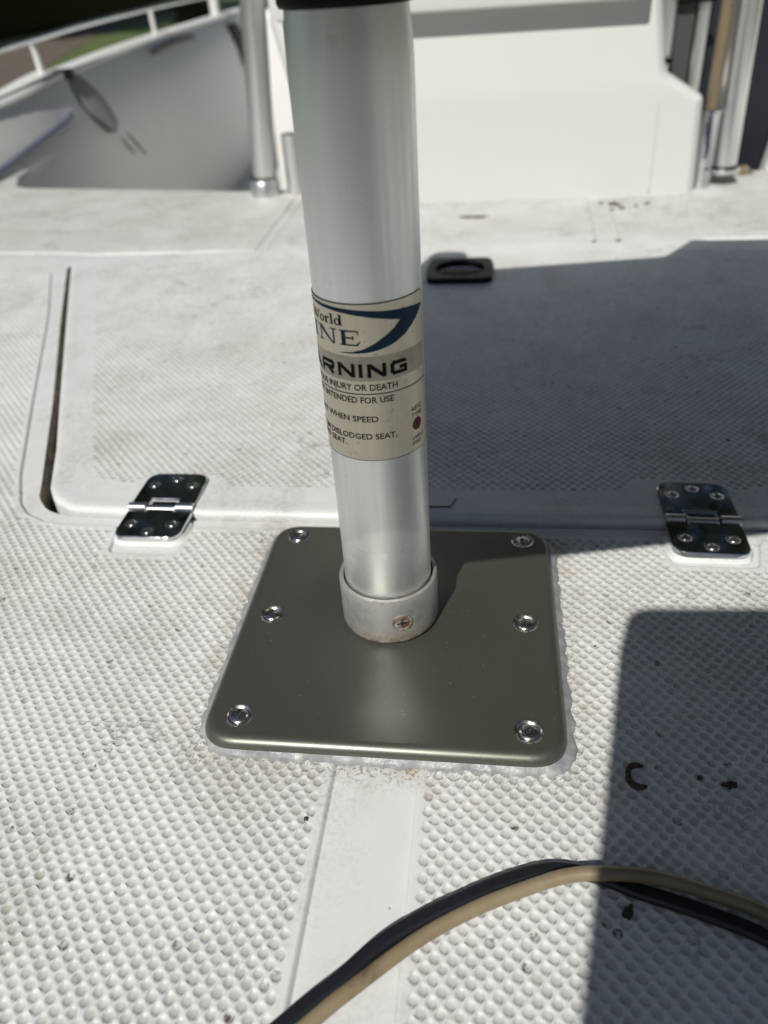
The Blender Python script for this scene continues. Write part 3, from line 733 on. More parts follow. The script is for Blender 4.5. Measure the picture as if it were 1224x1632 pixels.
# WARNING in extended block capitals
W_, Hh, B0 = 1.6, 6.1, 167.7
def L_(x, w_, ch):
    y0, y1 = B0, B0 + Hh; h2 = W_ / 2; ym = B0 + Hh * .46
    if ch == 'I': return [stroke([(x + h2, y0), (x + h2, y1)], W_)]
    if ch == 'N': return [stroke([(x + h2, y0), (x + h2, y1)], W_), stroke([(x + w_ - h2, y0), (x + w_ - h2, y1)], W_), stroke([(x + h2 * 1.2, y1 - .5), (x + w_ - h2 * 1.2, y0 + .5)], W_ * 1.05)]
    if ch == 'R': return [stroke([(x + h2, y0), (x + h2, y1 - h2)], W_), stroke([(x + h2, y1 - h2), (x + w_ - 1.3, y1 - h2), (x + w_ - h2, y1 - 1.4), (x + w_ - h2, ym + .8), (x + w_ - 1.3, ym), (x + h2, ym)], W_), stroke([(x + w_ * .5, ym), (x + w_ - h2, y0 + .1)], W_)]
    if ch == 'A': return [stroke([(x + h2, y0), (x + w_ * .42, y1), ], W_), stroke([(x + w_ * .42, y1 - .1), (x + w_ - h2, y0)], W_), stroke([(x + 1.8, y0 + 1.7), (x + w_ - 1.8, y0 + 1.7)], W_)]
    if ch == 'W': return [stroke([(x + h2, y1), (x + w_ * .28, y0), (x + w_ * .5, y1), (x + w_ * .72, y0), (x + w_ - h2, y1)], W_)]
    if ch == 'G': return [stroke([(x + w_ - h2, y1 - 1.6), (x + w_ - h2, y1 - h2)], W_), stroke([(x + w_ - h2, y1 - h2), (x + 1.6, y1 - h2), (x + h2, y1 - 1.7), (x + h2, y0 + 1.7), (x + 1.6, y0 + h2), (x + w_ - h2, y0 + h2)], W_), stroke([(x + w_ - h2, y0), (x + w_ - h2, ym + .3)], W_), stroke([(x + w_ * .52, ym + .1), (x + w_ - .1, ym + .1)], W_)]
parts = []
for ch, x, w_ in (('W', -43.5, 10), ('A', -32.5, 9), ('R', -22.6, 8.6), ('N', -12.0, 8.0), ('I', -2.4, 1.35), ('N', 1.2, 7.9), ('G', 11.0, 7.9)): parts += L_(x, w_, ch)
strokes_obj('warning_lettering', parts, M_ink, .00030)
# INE in roman capitals
def serif_I(x, w_, y0, y1, st, m=.42, sw_=None):
    c = x + w_ / 2; return [([(c - st / 2, y0), (c + st / 2, y0), (c + st / 2, y1), (c - st / 2, y1)], [(0, 1, 2, 3)]), ([(x, y0), (x + w_, y0), (x + w_, y0 + m), (x, y0 + m)], [(0, 1, 2, 3)]), ([(x, y1 - m), (x + w_, y1 - m), (x + w_, y1), (x, y1)], [(0, 1, 2, 3)])]
y0, y1 = 181.8, 188.3
parts = serif_I(-28.4, 4.2, y0, y1, 1.7)
parts += [([(-21.0, y0), (-20.3, y0), (-20.3, y1), (-21.0, y1)], [(0, 1, 2, 3)]), ([(-13.0, y0), (-12.3, y0), (-12.3, y1), (-13.0, y1)], [(0, 1, 2, 3)]), ([(-22.0, y1), (-13.3, y0 - .1), (-12.4, y0 - .1), (-19.6, y1)], [(0, 1, 2, 3)]), ([(-22.4, y0), (-19.0, y0), (-19.0, y0 + .4), (-22.4, y0 + .4)], [(0, 1, 2, 3)]), ([(-14.4, y1 - .4), (-11.0, y1 - .4), (-11.0, y1), (-14.4, y1)], [(0, 1, 2, 3)]), ([(-22.6, y1 - .4), (-19.5, y1 - .4), (-19.5, y1), (-22.6, y1)], [(0, 1, 2, 3)])]
parts += serif_I(-9.6, 3.6, y0, y1, 1.8)
parts += [([(-7, y0), (-1.6, y0), (-1.6, y0 + .55), (-7, y0 + .55)], [(0, 1, 2, 3)]), ([(-7, y1 - .55), (-1.8, y1 - .55), (-1.8, y1), (-7, y1)], [(0, 1, 2, 3)]), ([(-7, 184.8), (-3.6, 184.8), (-3.6, 185.4), (-7, 185.4)], [(0, 1, 2, 3)]), ([(-1.7, y0), (-.6, y0 + 1.9), (-1.0, y0 + 1.9), (-2.6, y0 + .4)], [(0, 1, 2, 3)]), ([(-1.9, y1), (-1.3, y1), (-1.3, y1 - 1.7), (-1.7, y1 - 1.7)], [(0, 1, 2, 3)]), ([(-3.9, 184.2), (-3.4, 184.2), (-3.4, 186), (-3.9, 186)], [(0, 1, 2, 3)])]
strokes_obj('roman_lettering', parts, M_blue, .00030)
# "World" in small roman type
def ell_ring(cx, cy, rx, ry, ix, iy, a0=0, a1=360, n=20):
    V = []; F = []
    for k in range(n + 1):
        a = R(a0 + (a1 - a0) * k / n); V += [(cx + rx * math.cos(a), cy + ry * math.sin(a)), (cx + ix * math.cos(a), cy + iy * math.sin(a))]
    for k in range(n): F.append((2 * k, 2 * k + 2, 2 * k + 3, 2 * k + 1))
    return V, F
q4 = [(0, 1, 2, 3)]; b = 190.1; hx = 2.75; hc = 4.1
parts = [([(-28.6, b + hc), (-27.5, b + hc), (-25.6, b), (-26.3, b)], q4), ([(-26.1, b), (-25.7, b), (-24.3, b + hc), (-24.8, b + hc)], q4), ([(-25.4, b + hc), (-24.3, b + hc), (-22.4, b), (-23.1, b)], q4), ([(-22.9, b), (-22.5, b), (-20.9, b + hc), (-21.4, b + hc)], q4), ([(-22.2, b + hc - .3), (-20.2, b + hc - .3), (-20.2, b + hc), (-22.2, b + hc)], q4), ([(-29.2, b + hc - .3), (-26.9, b + hc - .3), (-26.9, b + hc), (-29.2, b + hc)], q4),
         ell_ring(-18.9, b + hx / 2, 1.6, hx / 2 + .1, .85, hx / 2 - .25),
         ([(-16.6, b), (-15.7, b), (-15.7, b + hx), (-16.6, b + hx)], q4), ([(-17.1, b), (-15.2, b), (-15.2, b + .3), (-17.1, b + .3)], q4), ell_ring(-14.9, b + hx - .75, .95, .8, .5, .35, 20, 170, 10),
         ([(-13.5, b), (-12.6, b), (-12.6, b + 4.4), (-13.5, b + 4.4)], q4), ([(-14.0, b), (-12.1, b), (-12.1, b + .3), (-14.0, b + .3)], q4), ([(-14.0, b + 4.1), (-12.6, b + 4.1), (-12.6, b + 4.4), (-14.0, b + 4.4)], q4),
         ell_ring(-10.2, b + hx / 2, 1.5, hx / 2 + .1, .75, hx / 2 - .25), ([(-9.2, b), (-8.3, b), (-8.3, b + 4.4), (-9.2, b + 4.4)], q4), ([(-8.6, b), (-7.8, b), (-7.8, b + .3), (-8.6, b + .3)], q4), ([(-9.8, b + 4.1), (-8.3, b + 4.1), (-8.3, b + 4.4), (-9.8, b + 4.4)], q4)]
strokes_obj('word_lettering', parts, M_ink, .00030)
# sans text lines
def text(name, s, right, base, cap, width=None, m=M_ink, bold=.0, left=None, rot=0):
    cu = bpy.data.curves.new('t', 'FONT'); cu.body = s; cu.size = 1; cu.offset = bold; cu.resolution_u = 3
    t = bpy.data.objects.new('t', cu); col.objects.link(t)
    dg = bpy.context.evaluated_depsgraph_get(); me = bpy.data.meshes.new_from_object(t.evaluated_get(dg))
    V = np.array([v.co[:2] for v in me.vertices]); F = [tuple(p.vertices) for p in me.polygons]
    bpy.data.objects.remove(t); bpy.data.curves.remove(cu); bpy.data.meshes.remove(me)
    caph = .69; sy = cap / caph; wv = V[:, 0].max() - V[:, 0].min(); sx = (width / wv) if width else sy
    X = (V[:, 0] - V[:, 0].min()) * sx; X = X + (left if left is not None else right - X.max())
    flat_obj(name, [(x, base + y * sy + rot * (x - X.min())) for x, y in zip(X, V[:, 1])], F, .00030, m, lab)
text('small_lettering', 'SERIOUS INJURY OR DEATH', 13.8, 161.7, 2.75, 48, bold=.012)
text('small_lettering', 'NOT INTENDED FOR USE', 11.8, 155.8, 2.75, 44, bold=.012)
text('small_lettering', 'SEAT WHEN SPEED', 4.3, 146.7, 2.7, 36, bold=.012)
text('small_lettering', 'FROM DISLODGED SEAT,', 12.3, 138.1, 2.65, 45, bold=.012)
text('small_lettering', 'AND SEAT.', -11.3, 134.2, 2.6, 20, bold=.012)
text('small_lettering', 'ABYC', None, 147.2, 2.2, 7.3, left=20.2)
text('small_lettering', 'TYPE', None, 143.9, 2.2, 7.0, left=20.4)
flat_obj('maroon_dot', *poly_fill([(23.8 + 3.1 * math.cos(a), 140.2 + 3.1 * math.sin(a)) for a in np.linspace(0, 2 * math.pi, 32, endpoint=False)]), .00028, M_red, lab)
text('small_lettering', 'B', None, 138.9, 2.4, left=23.1)
text('small_lettering', 'LABEL #', None, 133.0, 1.7, 8.2, left=20.4)
text('small_lettering', '0587', None, 130.2, 1.8, 6.0, left=20.3)

# ------------------------------------------------------------------ hinges
def make_hinge():
    h_ = empty('hinge')
    HW = .0233
    lf = ccw(round_poly([(-HW, .0035), (HW, .0035), (HW, .041), (-HW, .041)], [.0, .0, .010, .010], 7))
    def leaf(P, zb, zt, notch):
        mb = MB(); mb.rings([[(x, y, zb) for x, y in P], [(x, y, zt - .0006) for x, y in P], [(x, y, zt) for x, y in offset(P, -.0006)]])
        V, F = fill([offset(P, -.0006)], zt); mb.add(V, F); return mb
    nt_ = [(-HW, -.0005), (-.0105, -.0005), (-.0105, .0075), (.0105, .0075), (.0105, -.0005), (HW, -.0005), (HW, .041), (-HW, .041)]
    P = ccw(round_poly(nt_, [0, 0, .0006, .0006, 0, 0, .011, .011], 7))
    leaf(P, .0034, .0059, True).build('leaf', M_chrome, h_, ang=25)
    nb = [(-HW, -.006), (-.0093, -.006), (-.0093, .0065), (.0093, .0065), (.0093, -.006), (HW, -.006), (HW, -.036), (-HW, -.036)]
    P = ccw(round_poly(nb, [0, 0, .0006, .0006, 0, 0, .010, .010], 7))
    leaf(P, .0012, .0046, True).build('leaf', M_chrome, h_, ang=25)
    mb = MB(); mb.tube([(-.0100, -.0012, .0027), (.0100, -.0012, .0027)], .0033, 24); mb.build('knuckle', M_knuckle, h_)
    for sx in (-1, 1):
        mb = MB(); mb.tube([(sx * .0112, -.0012, .0043), (sx * HW, -.0012, .0043)], .0036, 24); mb.build('knuckle', M_knuckle, h_)
    for x, y in ((-.0145, .0255), (0, .0335), (.0145, .0255), (-.0145, -.0205), (0, -.029), (.0145, -.0205)):
        screw(h_, (x, y, .0057 if y > 0 else .0044), SC2, SCX2, rz=random.uniform(0, 1.5))
        s_ = MB(); s_.lathe([(.0046, .0), (.0044, .00035), (.0034, .0002)], seg=32); r_o = s_.build('countersink', M_screw, h_); r_o.location = (x, y, .0058 if y > 0 else .0045)
    return h_
h1 = make_hinge(); h1.location = (-.1785, .1105, 0)
tag(h1, 'polished hinge in full sun on the left front edge of the hatch', 'hinge', 'hatch hinges')
h2 = copy_tree(h1); h2.location = (.1865, .1075, 0); h2.rotation_euler = (0, R(1.6), 0)
h2['label'] = 'polished hinge mostly in shadow on the right front edge of the hatch'

# ------------------------------------------------------------------ console and rear fittings
cons = tag(empty('console', (.03, .97, 0)), 'white moulded console front rising behind the hatch', 'console')
def inc(o): o.parent = cons; o.matrix_parent_inverse = Matrix.Translation((-.03, -.97, 0)); return o
def yf(z): return .955 + .10 * max(0, z - .14) + .012 * z
out_c = [(-.222, -.03), (.353, -.03), (.345, .127), (.289, .160), (.275, .245), (.272, .33), (-.278, .33), (-.274, .245), (-.253, .16), (-.240, .10)]
prof = ccw(round_poly([(x, z) for x, z in out_c], [0, 0, .012, .02, 0, .03, .03, 0, .0, .0], 6))
prof = dens(prof, .02)
mb = MB(); rg = []
for dpt, ins in ((.45, 0), (.018, 0), (.010, .0012), (.004, .005), (0, .012)):
    rg.append([(x, yf(z) + dpt - .0, z) for x, z in offset(prof, -ins)])
mb.rings(rg)
zs = [z for x, z in offset(prof, -.012)]
ex = [(x, z) for x in np.linspace(-.20, .27, 13) for z in (.02, .06, .10, .13, .14, .15, .18, .22)]
V, F = fill([offset(prof, -.012)], 0, extra=[e for e in ex if pip([e], offset(prof, -.014))[0]])
mb.add([(x, yf(z), z) for x, z, _ in V], [f[::-1] if False else f for f in F])
inc(mb.build('shell', M_console, ang=50))
mb = MB(); mb.tube([(.283, yf(.0) - .0003, .004), (.283, yf(.07) - .0003, .07), (.281, yf(.12) - .0003, .122)], .0022, 8); inc(mb.build('seam_bead', M_console))
mb = MB(); mb.box((-.255, .935, .2490), (.250, 1.0, .285), .004); inc(mb.build('shelf_lip', M_console))

dbox = MB(); dbox.box((-.262, 1.02, .332), (.258, 1.36, .86), .02); inc(dbox.build('dark_upper_box', M_navy))  # unseen navy box added above the console to darken the plate's reflections
def pipe_thing(name, label, cat, x, y, z0_, z1_, r_, lean=(0, 0), base=None, m=M_pipe, seg=32, group=None):
    t = tag(empty(name, (x, y, z0_)), label, cat, group)
    mb = MB(); L = z1_ - z0_
    mb.tube([(0, 0, 0), (lean[0] * L / 2, lean[1] * L / 2, L / 2), (lean[0] * L, lean[1] * L, L)], r_, seg); mb.build('tube', m, t)
    if base:
        mb = MB(); rb, hb = base; mb.lathe([(rb, -.0015), (rb, hb * .75), (rb - .002, hb * .85), (r_ + .002, hb), (r_ + .0005, hb)], seg=32); mb.build('base_fitting', M_pipe, t)
        mb = MB(); mb.lathe([(r_ + .0025, hb), (r_ + .0028, hb + .002), (r_ + .0004, hb + .003)], seg=32); mb.build('gasket', M_black, t)
    return t
pipe_thing('top_support_pipe', 'aluminium top support pipe left of the console with a square base fitting', 'support pipe', -.330, 1.03, FL, 1.72, .0195, (.075, .0), (.0245, .030), group='pipes holding up the canopy')
pipe_thing('top_support_pipe', 'thick aluminium top support pipe right of the tan pole', 'support pipe', .3985, 1.005, FL + .02, 1.72, .0188, (-.03, .0), (.024, .006), group='pipes holding up the canopy')
pipe_thing('short_pipe_stub', 'short aluminium pipe stub standing between the left pipe and the seat post', 'pipe stub', -.277, 1.035, -.03, .092, .0155)
mb = MB(); t = tag(empty('rod_holder', (.3625, .985, FL)), 'chrome rod holder tube at the right end of the console', 'rod holder')
mb.lathe([(.0150, 0), (.0146, .01), (.0142, .103), (.0155, .1045), (.0155, .108), (.0138, .108), (.0130, .104), (.0128, .02)], seg=40); mb.build('tube', M_chrome, t)
mb = MB(); mb.lathe([(.0045, 0), (.004, .002), (.0001, .003)], seg=16); o = mb.build('rivet', M_chrome, t); o.location = (.004, -.0146, .028); o.rotation_euler = (R(90), 0, 0)
t = tag(empty('push_pole', (.3635, .987, .02)), 'tan wooden pole standing in the chrome rod holder', 'pole')
mb = MB(); mb.tube([(0, 0, 0), (-.003, .0, .5), (-.008, 0, 1.3)], .0088, 20); mb.build('shaft', M_rod, t)
mb = MB(); mb.lathe([(.0098, .081), (.0104, .084), (.0098, .087)], seg=24); mb.build('ferrule', M_chrome, t)
# dark cooler and folded frame behind the console
t = tag(empty('storage_box', (.50, 1.42, -.5)), 'dark navy box standing behind the right pipe', 'box')
mb = MB(); mb.box((-.14, -.12, 0), (.16, .22, .80), .012); mb.build('body', M_navy, t)
mb = MB(); mb.box((-.146, -.126, .802), (.166, .226, .86), .01); mb.build('lid', M_navy, t)
t = tag(empty('folded_frame', (.36, 1.25, -.5)), 'grey folded metal frame behind the console corner', 'frame')
mb = MB(); mb.box((-.055, 0, .3), (-.015, .03, 1.2), .004); mb.build('upright', M_pipe, t)
mb = MB(); mb.box((-.012, .004, .3), (.018, .026, 1.2), .003); mb.build('upright', M_dkgrey, t)
mb = MB(); mb.box((.0205, 0, .3), (.0405, .03, 1.2), .004); mb.build('upright', M_pipe, t)
mb = MB(); mb.box((-.016, -.012, .725), (.046, -.002, .733), .002); mb.build('clamp', M_black, t)
mb = MB(); mb.box((-.03, -.012, .640), (-.012, -.002, .648), .002); mb.build('clamp', M_black, t)
t = tag(empty('folded_frame', (.575, 1.262, -.5)), 'pale leaning panel at the far right behind the pipe', 'panel')
mb = MB(); mb.rings([[(-.05, 0, .35), (.30, 0, .35), (.36, 0, .9), (.03, 0, .9)], [(-.05, .03, .35), (.30, .03, .35), (.36, .03, .9), (.03, .03, .9)]], True, True, True); mb.build('board', M_hull, t, ang=20); t.name = 'leaning_panel'

# ------------------------------------------------------------------ hull, gunwale, rail
inner = [(-.77, -.82, .085), (-.93, .2, .092), (-.99, .9, .104), (-1.0, 1.436, .112), (-1.04, 1.742, .126), (-1.062, 1.87, .130)]
inner2 = [(-1.07, 1.93, .1255), (-1.08, 1.994, .126), (-1.14, 2.493, .134), (-1.24, 3.45, .139), (-1.35, 4.627, .142), (-1.40, 5.2, .143)]
def hull(sgn, label):
    t = tag(empty('hull_side', (sgn * 1.0, 1.4, 0)), label, 'hull side')
    def ih(o): o.parent = t; o.matrix_parent_inverse = Matrix.Translation((-sgn * 1.0, -1.4, 0)); return o
    a = catmull(inner, 6); b_ = catmull(inner2, 6); line = a + b_
    mb = MB(); rg = []
    for x, y, z in line:
        foot = x + .055 + .02 * max(0, min(1, (2.2 - y)))
        rg.append([(sgn * xx, y, zz_) for xx, zz_ in ((x - .004, z - .006), (x, z - .012), (x + (foot - x) * .5, (z - .024) / 2), (foot + .0, -.012), (foot + .012, -.15), (foot + .04, -.52))])
    mb.rings(rg, closed=False); ih(mb.build('inner_liner', M_hull, ang=40))
    for seg_, wd, nm in ((a, .075, 'gunwale_cap'), (b_, .062, 'gunwale_cap')):
        mb = MB(); rg = []
        for x, y, z in seg_:
            rg.append([(sgn * xx, y, zz_) for xx, zz_ in ((x + .002, z - .012), (x + .0035, z - .005), (x, z), (x - .008, z + .003), (x - wd + .01, z + .006), (x - wd, z + .002), (x - wd - .004, z - .02))])
        mb.rings(rg, closed=False, cap0=True, cap1=True); ih(mb.build(nm, M_cap, ang=40))
    mb = MB(); rg = []
    for x, y, z in line: rg.append([(sgn * (x - .07), y, z - .01), (sgn * (x - .085), y, -.05), (sgn * (x - .05), y, -.4), (sgn * (x + .2), y, -.62)])
    mb.rings(rg, closed=False); ih(mb.build('outer_skin', M_cap))
    return t, ih
hl_, ih = hull(-1, 'grey shaded inner hull side with white gunwale beyond the left deck edge')
# step chock between the two caps, oval cover, cleat plate and dark pocket on the liner
mb = MB(); mb.box((-1.115, 1.872, .098), (-1.058, 1.928, .131), .004); ih(mb.build('chock', M_black))
def wall_x(y, z):
    line = inner + inner2
    for p, q in zip(line, line[1:]):
        if p[1] <= y <= q[1]:
            u = (y - p[1]) / (q[1] - p[1]); x = p[0] + (q[0] - p[0]) * u; zt_ = p[2] + (q[2] - p[2]) * u; break
    foot = x + .055 + .02 * max(0, min(1, (2.2 - y)))
    pr = [(x, zt_ - .012), (foot, -.012), (foot + .012, -.15), (foot + .04, -.52)]
    for (xa, za), (xb, zb_) in zip(pr, pr[1:]):
        if zb_ <= z <= za: return xa + (xb - xa) * (z - za) / (zb_ - za)
    return x
ov = [(.085 * math.cos(a), .075 * math.sin(a)) for a in np.linspace(0, 2 * math.pi, 40, endpoint=False)]
def ovr(s, d, c=(1.955, .045), ax=1.0): return [(wall_x(c[0] + y * s * ax + .25 * z * s, c[1] + z * s) + d, c[0] + y * s * ax - .3 * z * s, c[1] + z * s) for y, z in ov]
M_oval = mat('grey_cover', (.33, .33, .32), .5); M_seal = mat('dark_rubber_seal', (.16, .16, .155), .6)
mb = MB(); mb.rings([ovr(1, .001), ovr(.98, .008), ovr(.93, .010)], cap1=True); cov = ih(mb.build('oval_cover', M_oval))
mb = MB(); mb.rings([ovr(1.06, .001), ovr(1.04, .006), ovr(1.0, .006), ovr(.985, .002)]); sl = mb.build('seal', M_seal); sl.parent = cov; sl.matrix_parent_inverse = Matrix.Identity(4)
mb = MB(); mb.tube([(wall_x(2.72, .10) + .012, 2.72, .10), (wall_x(3.05, .107) + .012, 3.05, .107), (wall_x(3.38, .103) + .012, 3.38, .103)], [.010, .013, .010], 10); ih(mb.build('cleat', M_seal))
mb = MB(); mb.rings([[(wall_x(y, z) + d, y, z) for y, z in ((4.18, .10), (4.36, .10), (4.44, -.02), (4.42, -.15), (4.30, -.16), (4.2, -.04))] for d in (.002, .02)], True, True, True); ih(mb.build('pocket', M_black, ang=20))
for (ya, za, yb, zb_) in ((2.05, -.06, 2.13, -.12), (2.12, -.06, 2.24, -.14)):
    mb = MB(); mb.tube([(wall_x(ya, za) + .001, ya, za), (wall_x((ya + yb) / 2, (za + zb_) / 2) + .001, (ya + yb) / 2, (za + zb_) / 2), (wall_x(yb, zb_) + .001, yb, zb_)], [.002, .004, .002], 6); ih(mb.build('scuff_strip', M_seal))
# blue grey tube standing in for the bluish shade along the liner crease
M_crease = mat('crease_shade_blue', (.16, .18, .23), .25)
mb = MB(); mb.tube(catmull([(-.93, .9, -.002), (-.937, 1.1, .001), (-.942, 1.252, .006), (-.958, 1.435, .020), (-.985, 1.663, .036), (-.995, 1.72, .045)], 6), [.013] * 31, 12)
ih(mb.build('crease_shade_tube', M_crease))
hr_, _ = hull(1, 'white hull side along the right edge of the boat')
# grab rail with stanchions
rail = tag(empty('grab_rail', (-1.09, 1.8, .126)), 'thin steel grab rail on stanchions above the left gunwale', 'rail')
mb = MB(); mb.tube([(p[0] + 1.09, p[1] - 1.8, p[2] - .126) for p in catmull([(-1.02, .9, .185), (-1.04, 1.3, .195), (-1.06, 1.604, .202), (-1.09, 1.861, .207), (-1.12, 2.131, .214), (-1.17, 2.625, .221), (-1.25, 3.438, .228), (-1.38, 4.9, .232)], 6)], .0085, 14); mb.build('top_tube', M_chrome, rail)
for x, y, z, zt_ in ((-1.086, 1.81, .124, .205), (-1.225, 3.0, .134, .222), (-1.04, .95, .10, .188)):
    mb = MB(); mb.tube([(x + 1.09, y - 1.8, z - .126), (x + 1.088, y - 1.8, zt_ - .126)], .0085, 14); mb.lathe([(.016, 0), (.015, .004), (.009, .006)], (x + 1.09, y - 1.8, z - .126), 20); mb.build('stanchion', M_cap, rail)
pipe_thing('white_pipe', 'white pipe rising from the far left gunwale beside the left support pipe', 'pipe', -1.36, 4.23, .14, 1.6, .024, (0, 0), m=M_cap)
# far cockpit bulkhead and floor
floor_ = MB(); floor_.box((-1.3, .95, -.56), (1.3, 5.0, -.50)); tag(floor_.build('cockpit_floor', M_deck, smooth=False), kind='structure')
t = tag(empty('stern_bulkhead', (0, 4.6, -.5)), 'pale stern bulkhead closing the cockpit behind the console', 'bulkhead')
mb = MB(); mb.box((-1.36, 0, 0), (1.36, .15, .63), .02); mb.build('panel', M_cap, t)
t = tag(empty('side_locker', (-.62, 2.30, -.5)), 'grey rounded locker seen past the left pipe', 'locker')
mb = MB(); mb.box((-.02, 0, 0), (.34, .5, .72), .03); mb.build('body', M_hull, t)

# ------------------------------------------------------------------ canopy over the console, seat and added occluders outside the frame
t = tag(empty('canopy_top', (0, 1.65, 1.72)), 'dark canvas canopy over the console', 'canopy')
mb = MB(); mb.box((-.75, -.55, 0), (.75, .95, .03), .012); mb.build('canvas', M_navy, t)
def slab(t, name, P, z0_, z1_, m, r_=.015):
    P = ccw(round_poly(P, .018, 4)); mb = MB()
    mb.rings([[(x, y, z0_) for x, y in offset(P, -r_ * .5)], [(x, y, z0_ + r_ * .4) for x, y in P], [(x, y, z1_ - r_ * .4) for x, y in P], [(x, y, z1_) for x, y in offset(P, -r_ * .5)]])
    V, F = fill([offset(P, -r_ * .5)], z0_); mb.add(V, [f[::-1] for f in F]); V, F = fill([offset(P, -r_ * .5)], z1_); mb.add(V, F)
    return mb.build(name, m, t)
seat = tag(empty('unseen_seat', (0, 0, 0)), 'dark padded boat seat folded down on top of the seat post', 'seat')
slab(seat, 'cushion', [(-.121, -.264), (.512, -.129), (.49, .36), (.282, .342), (.19, .336), (.147, .272), (-.055, .24), (-.085, .255), (-.09, .311), (-.135, .311)], .335, .42, M_vinyl)
shadow_caster = tag(empty('unseen_seat', (0, 0, 0)), 'unseen dark seat shape added to cast the lower right shadow', 'seat')  # added out of view; its outline is shaped to cast the right-hand shadow
ZS = .45; ox, oy = ZS * .263, ZS * .902; ox2, oy2 = (ZS + .03) * .263, (ZS + .03) * .902
slab(shadow_caster, 'cushion', [(.130 - ox2, .027 - oy2), (.52 - ox2, .045 - oy2), (.52 - ox2, -.672), (.073 - ox, -.262 - oy), (.084 - ox, -.192 - oy), (.101 - ox, -.109 - oy)], ZS, ZS + .03, M_vinyl, .008)
mb = MB(); mb.box((-.04, -.715, ZS + .035), (.40, -.675, .68), .015); mb.build('reflected_panel', M_vinyl, shadow_caster)  # unseen dark panel added for the seat post to reflect
mb = MB(); mb.lathe([(.025, 0), (.025, ZS)], (.20, -.53, 0), 32, cap1=True); mb.build('caster_post', M_pipe, shadow_caster)

bow = tag(empty('bow_dark_block', (0, -1.0, 0)), 'unseen dark block added at the bow to darken reflections in the post', 'cushion')  # added out of view so the upper post mirrors something dark
mb = MB(); mb.box((-.74, -.45, -.5), (.74, .175, .205), .03); mb.build('dark_block', M_vinyl, bow)
# ------------------------------------------------------------------ hose and cable
hz = FL + .0052
TP = [(-.075, -.285, .0032), (-.040, -.233, .0032), (-.0088, -.2005, .0032), (.0046, -.1880, .0032), (.0264, -.1694, .0033), (.0472, -.1563, .0036), (.0670, -.1469, .0042), (.0838, -.1411, .0058), (.1004, -.1392, .0066), (.1170, -.1391, .0060), (.1326, -.1416, .0048), (.1584, -.1491, .0034), (.20, -.170, .0032), (.26, -.215, .0032)]
t = tag(empty('tan_hose', (0, -.2, 0)), 'tan rubber hose curving across the foreground deck over the black cable', 'hose')
mb = MB(); mb.tube([(x, y + .2, z) for x, y, z in catmull(TP, 10)], .0029, 18); mb.build('hose', M_tan, t)
KP = [(-.085, -.283, .0030), (-.050, -.236, .0030), (-.0172, -.2011, .0030), (-.0022, -.1870, .0030), (.0112, -.1730, .0030), (.0265, -.1617, .0030), (.0429, -.1521, .0030), (.0590, -.1434, .0024), (.0758, -.1372, .0022), (.0895, -.1368, .0018), (.1000, -.1388, .0016), (.1105, -.1428, .0020), (.124, -.1470, .0030), (.1389, -.1515, .0030), (.156, -.1580, .0030), (.20, -.180, .0030), (.26, -.226, .0030)]
t = tag(empty('black_cable', (0, -.2, 0)), 'flat ridged black cable running beside and under the tan hose', 'cable')
sec = []
for k in range(28):
    a = 2 * math.pi * k / 28; rr_ = 1 - .10 * math.cos(3 * a) ** 4 * (1 if math.sin(a) > -.2 else 0)
    sec.append((1.32 * math.cos(a) * rr_, .95 * math.sin(a) * rr_ * (.82 if abs(math.cos(a)) < .25 else 1)))
mb = MB(); mb.tube([(x, y + .2, z) for x, y, z in catmull(KP, 10)], .0026, sec=sec); mb.build('cable', M_cable, t, ang=70)

# ------------------------------------------------------------------ bits of debris
def blob(name, label, cat, x, y, sx, sy, sz, seed, m=M_debris, rz=0, spikes=0, z=0.0):
    rr = random.Random(seed); mb = MB(); nseg = 14; rg = []
    rad = [1 + rr.uniform(-.35, .35) for _ in range(nseg)]
    if spikes:
        for k in range(0, nseg, max(1, nseg // spikes)): rad[k] *= 1.7
    for u, hh_ in ((1.0, 0), (.9, .5), (.6, .9), (.2, 1.0)):
        rg.append([(sx * u * rad[k] * math.cos(2 * math.pi * k / nseg), sy * u * rad[k] * math.sin(2 * math.pi * k / nseg), sz * hh_ * rr.uniform(.6, 1.2)) for k in range(nseg)])
    mb.rings(rg, cap1=True); o = mb.build(name, m, ang=60); o.location = (x, y, z); o.rotation_euler = (0, 0, rz)
    return tag(o, label, cat)
t = MB(); t.tube([(.1195 + .0048 * math.cos(a) * 1.0, -.0885 + .0062 * math.sin(a), .0014 + .0006 * math.sin(3 * a)) for a in np.linspace(R(60), R(300), 14)], [.0006, .0011, .0014, .0014, .0014, .0013, .0014, .0014, .0014, .0015, .0015, .0014, .0012, .0008], 8)
tag(t.build('curled_leaf_bit', M_debris), 'dark curled plant bit shaped like a C in the right shadow', 'debris')
blob('dead_insect', 'dark reddish dead insect in the right shadow near the picture edge', 'insect', .1588, -.0895, .0036, .0017, .0022, 3, rz=.1)
blob('dirt_crumb', 'small dark crumb between the curled bit and the insect', 'debris', .1465, -.0868, .0012, .0010, .0012, 5)
sp = MB(); rr = random.Random(4)
for k in range(16):
    a = rr.uniform(0, 6.3); q = rr.uniform(0, .0042) ; x, y = .1062 + q * math.cos(a), -.1508 + q * .7 * math.sin(a); l = rr.uniform(.0009, .0022); b_ = rr.uniform(0, 6.3); z_ = rr.uniform(.0001, .0009)
    sp.rings([[(x + l * math.cos(b_ + d_) * f_ * rr.uniform(.5, 1), y + l * math.sin(b_ + d_) * f_ * rr.uniform(.5, 1), z_ + hh_) for d_ in (0, .9, 1.9, 2.8, 3.9, 5.1)] for f_, hh_ in ((1, 0), (.9, .0004))], True, True, True)
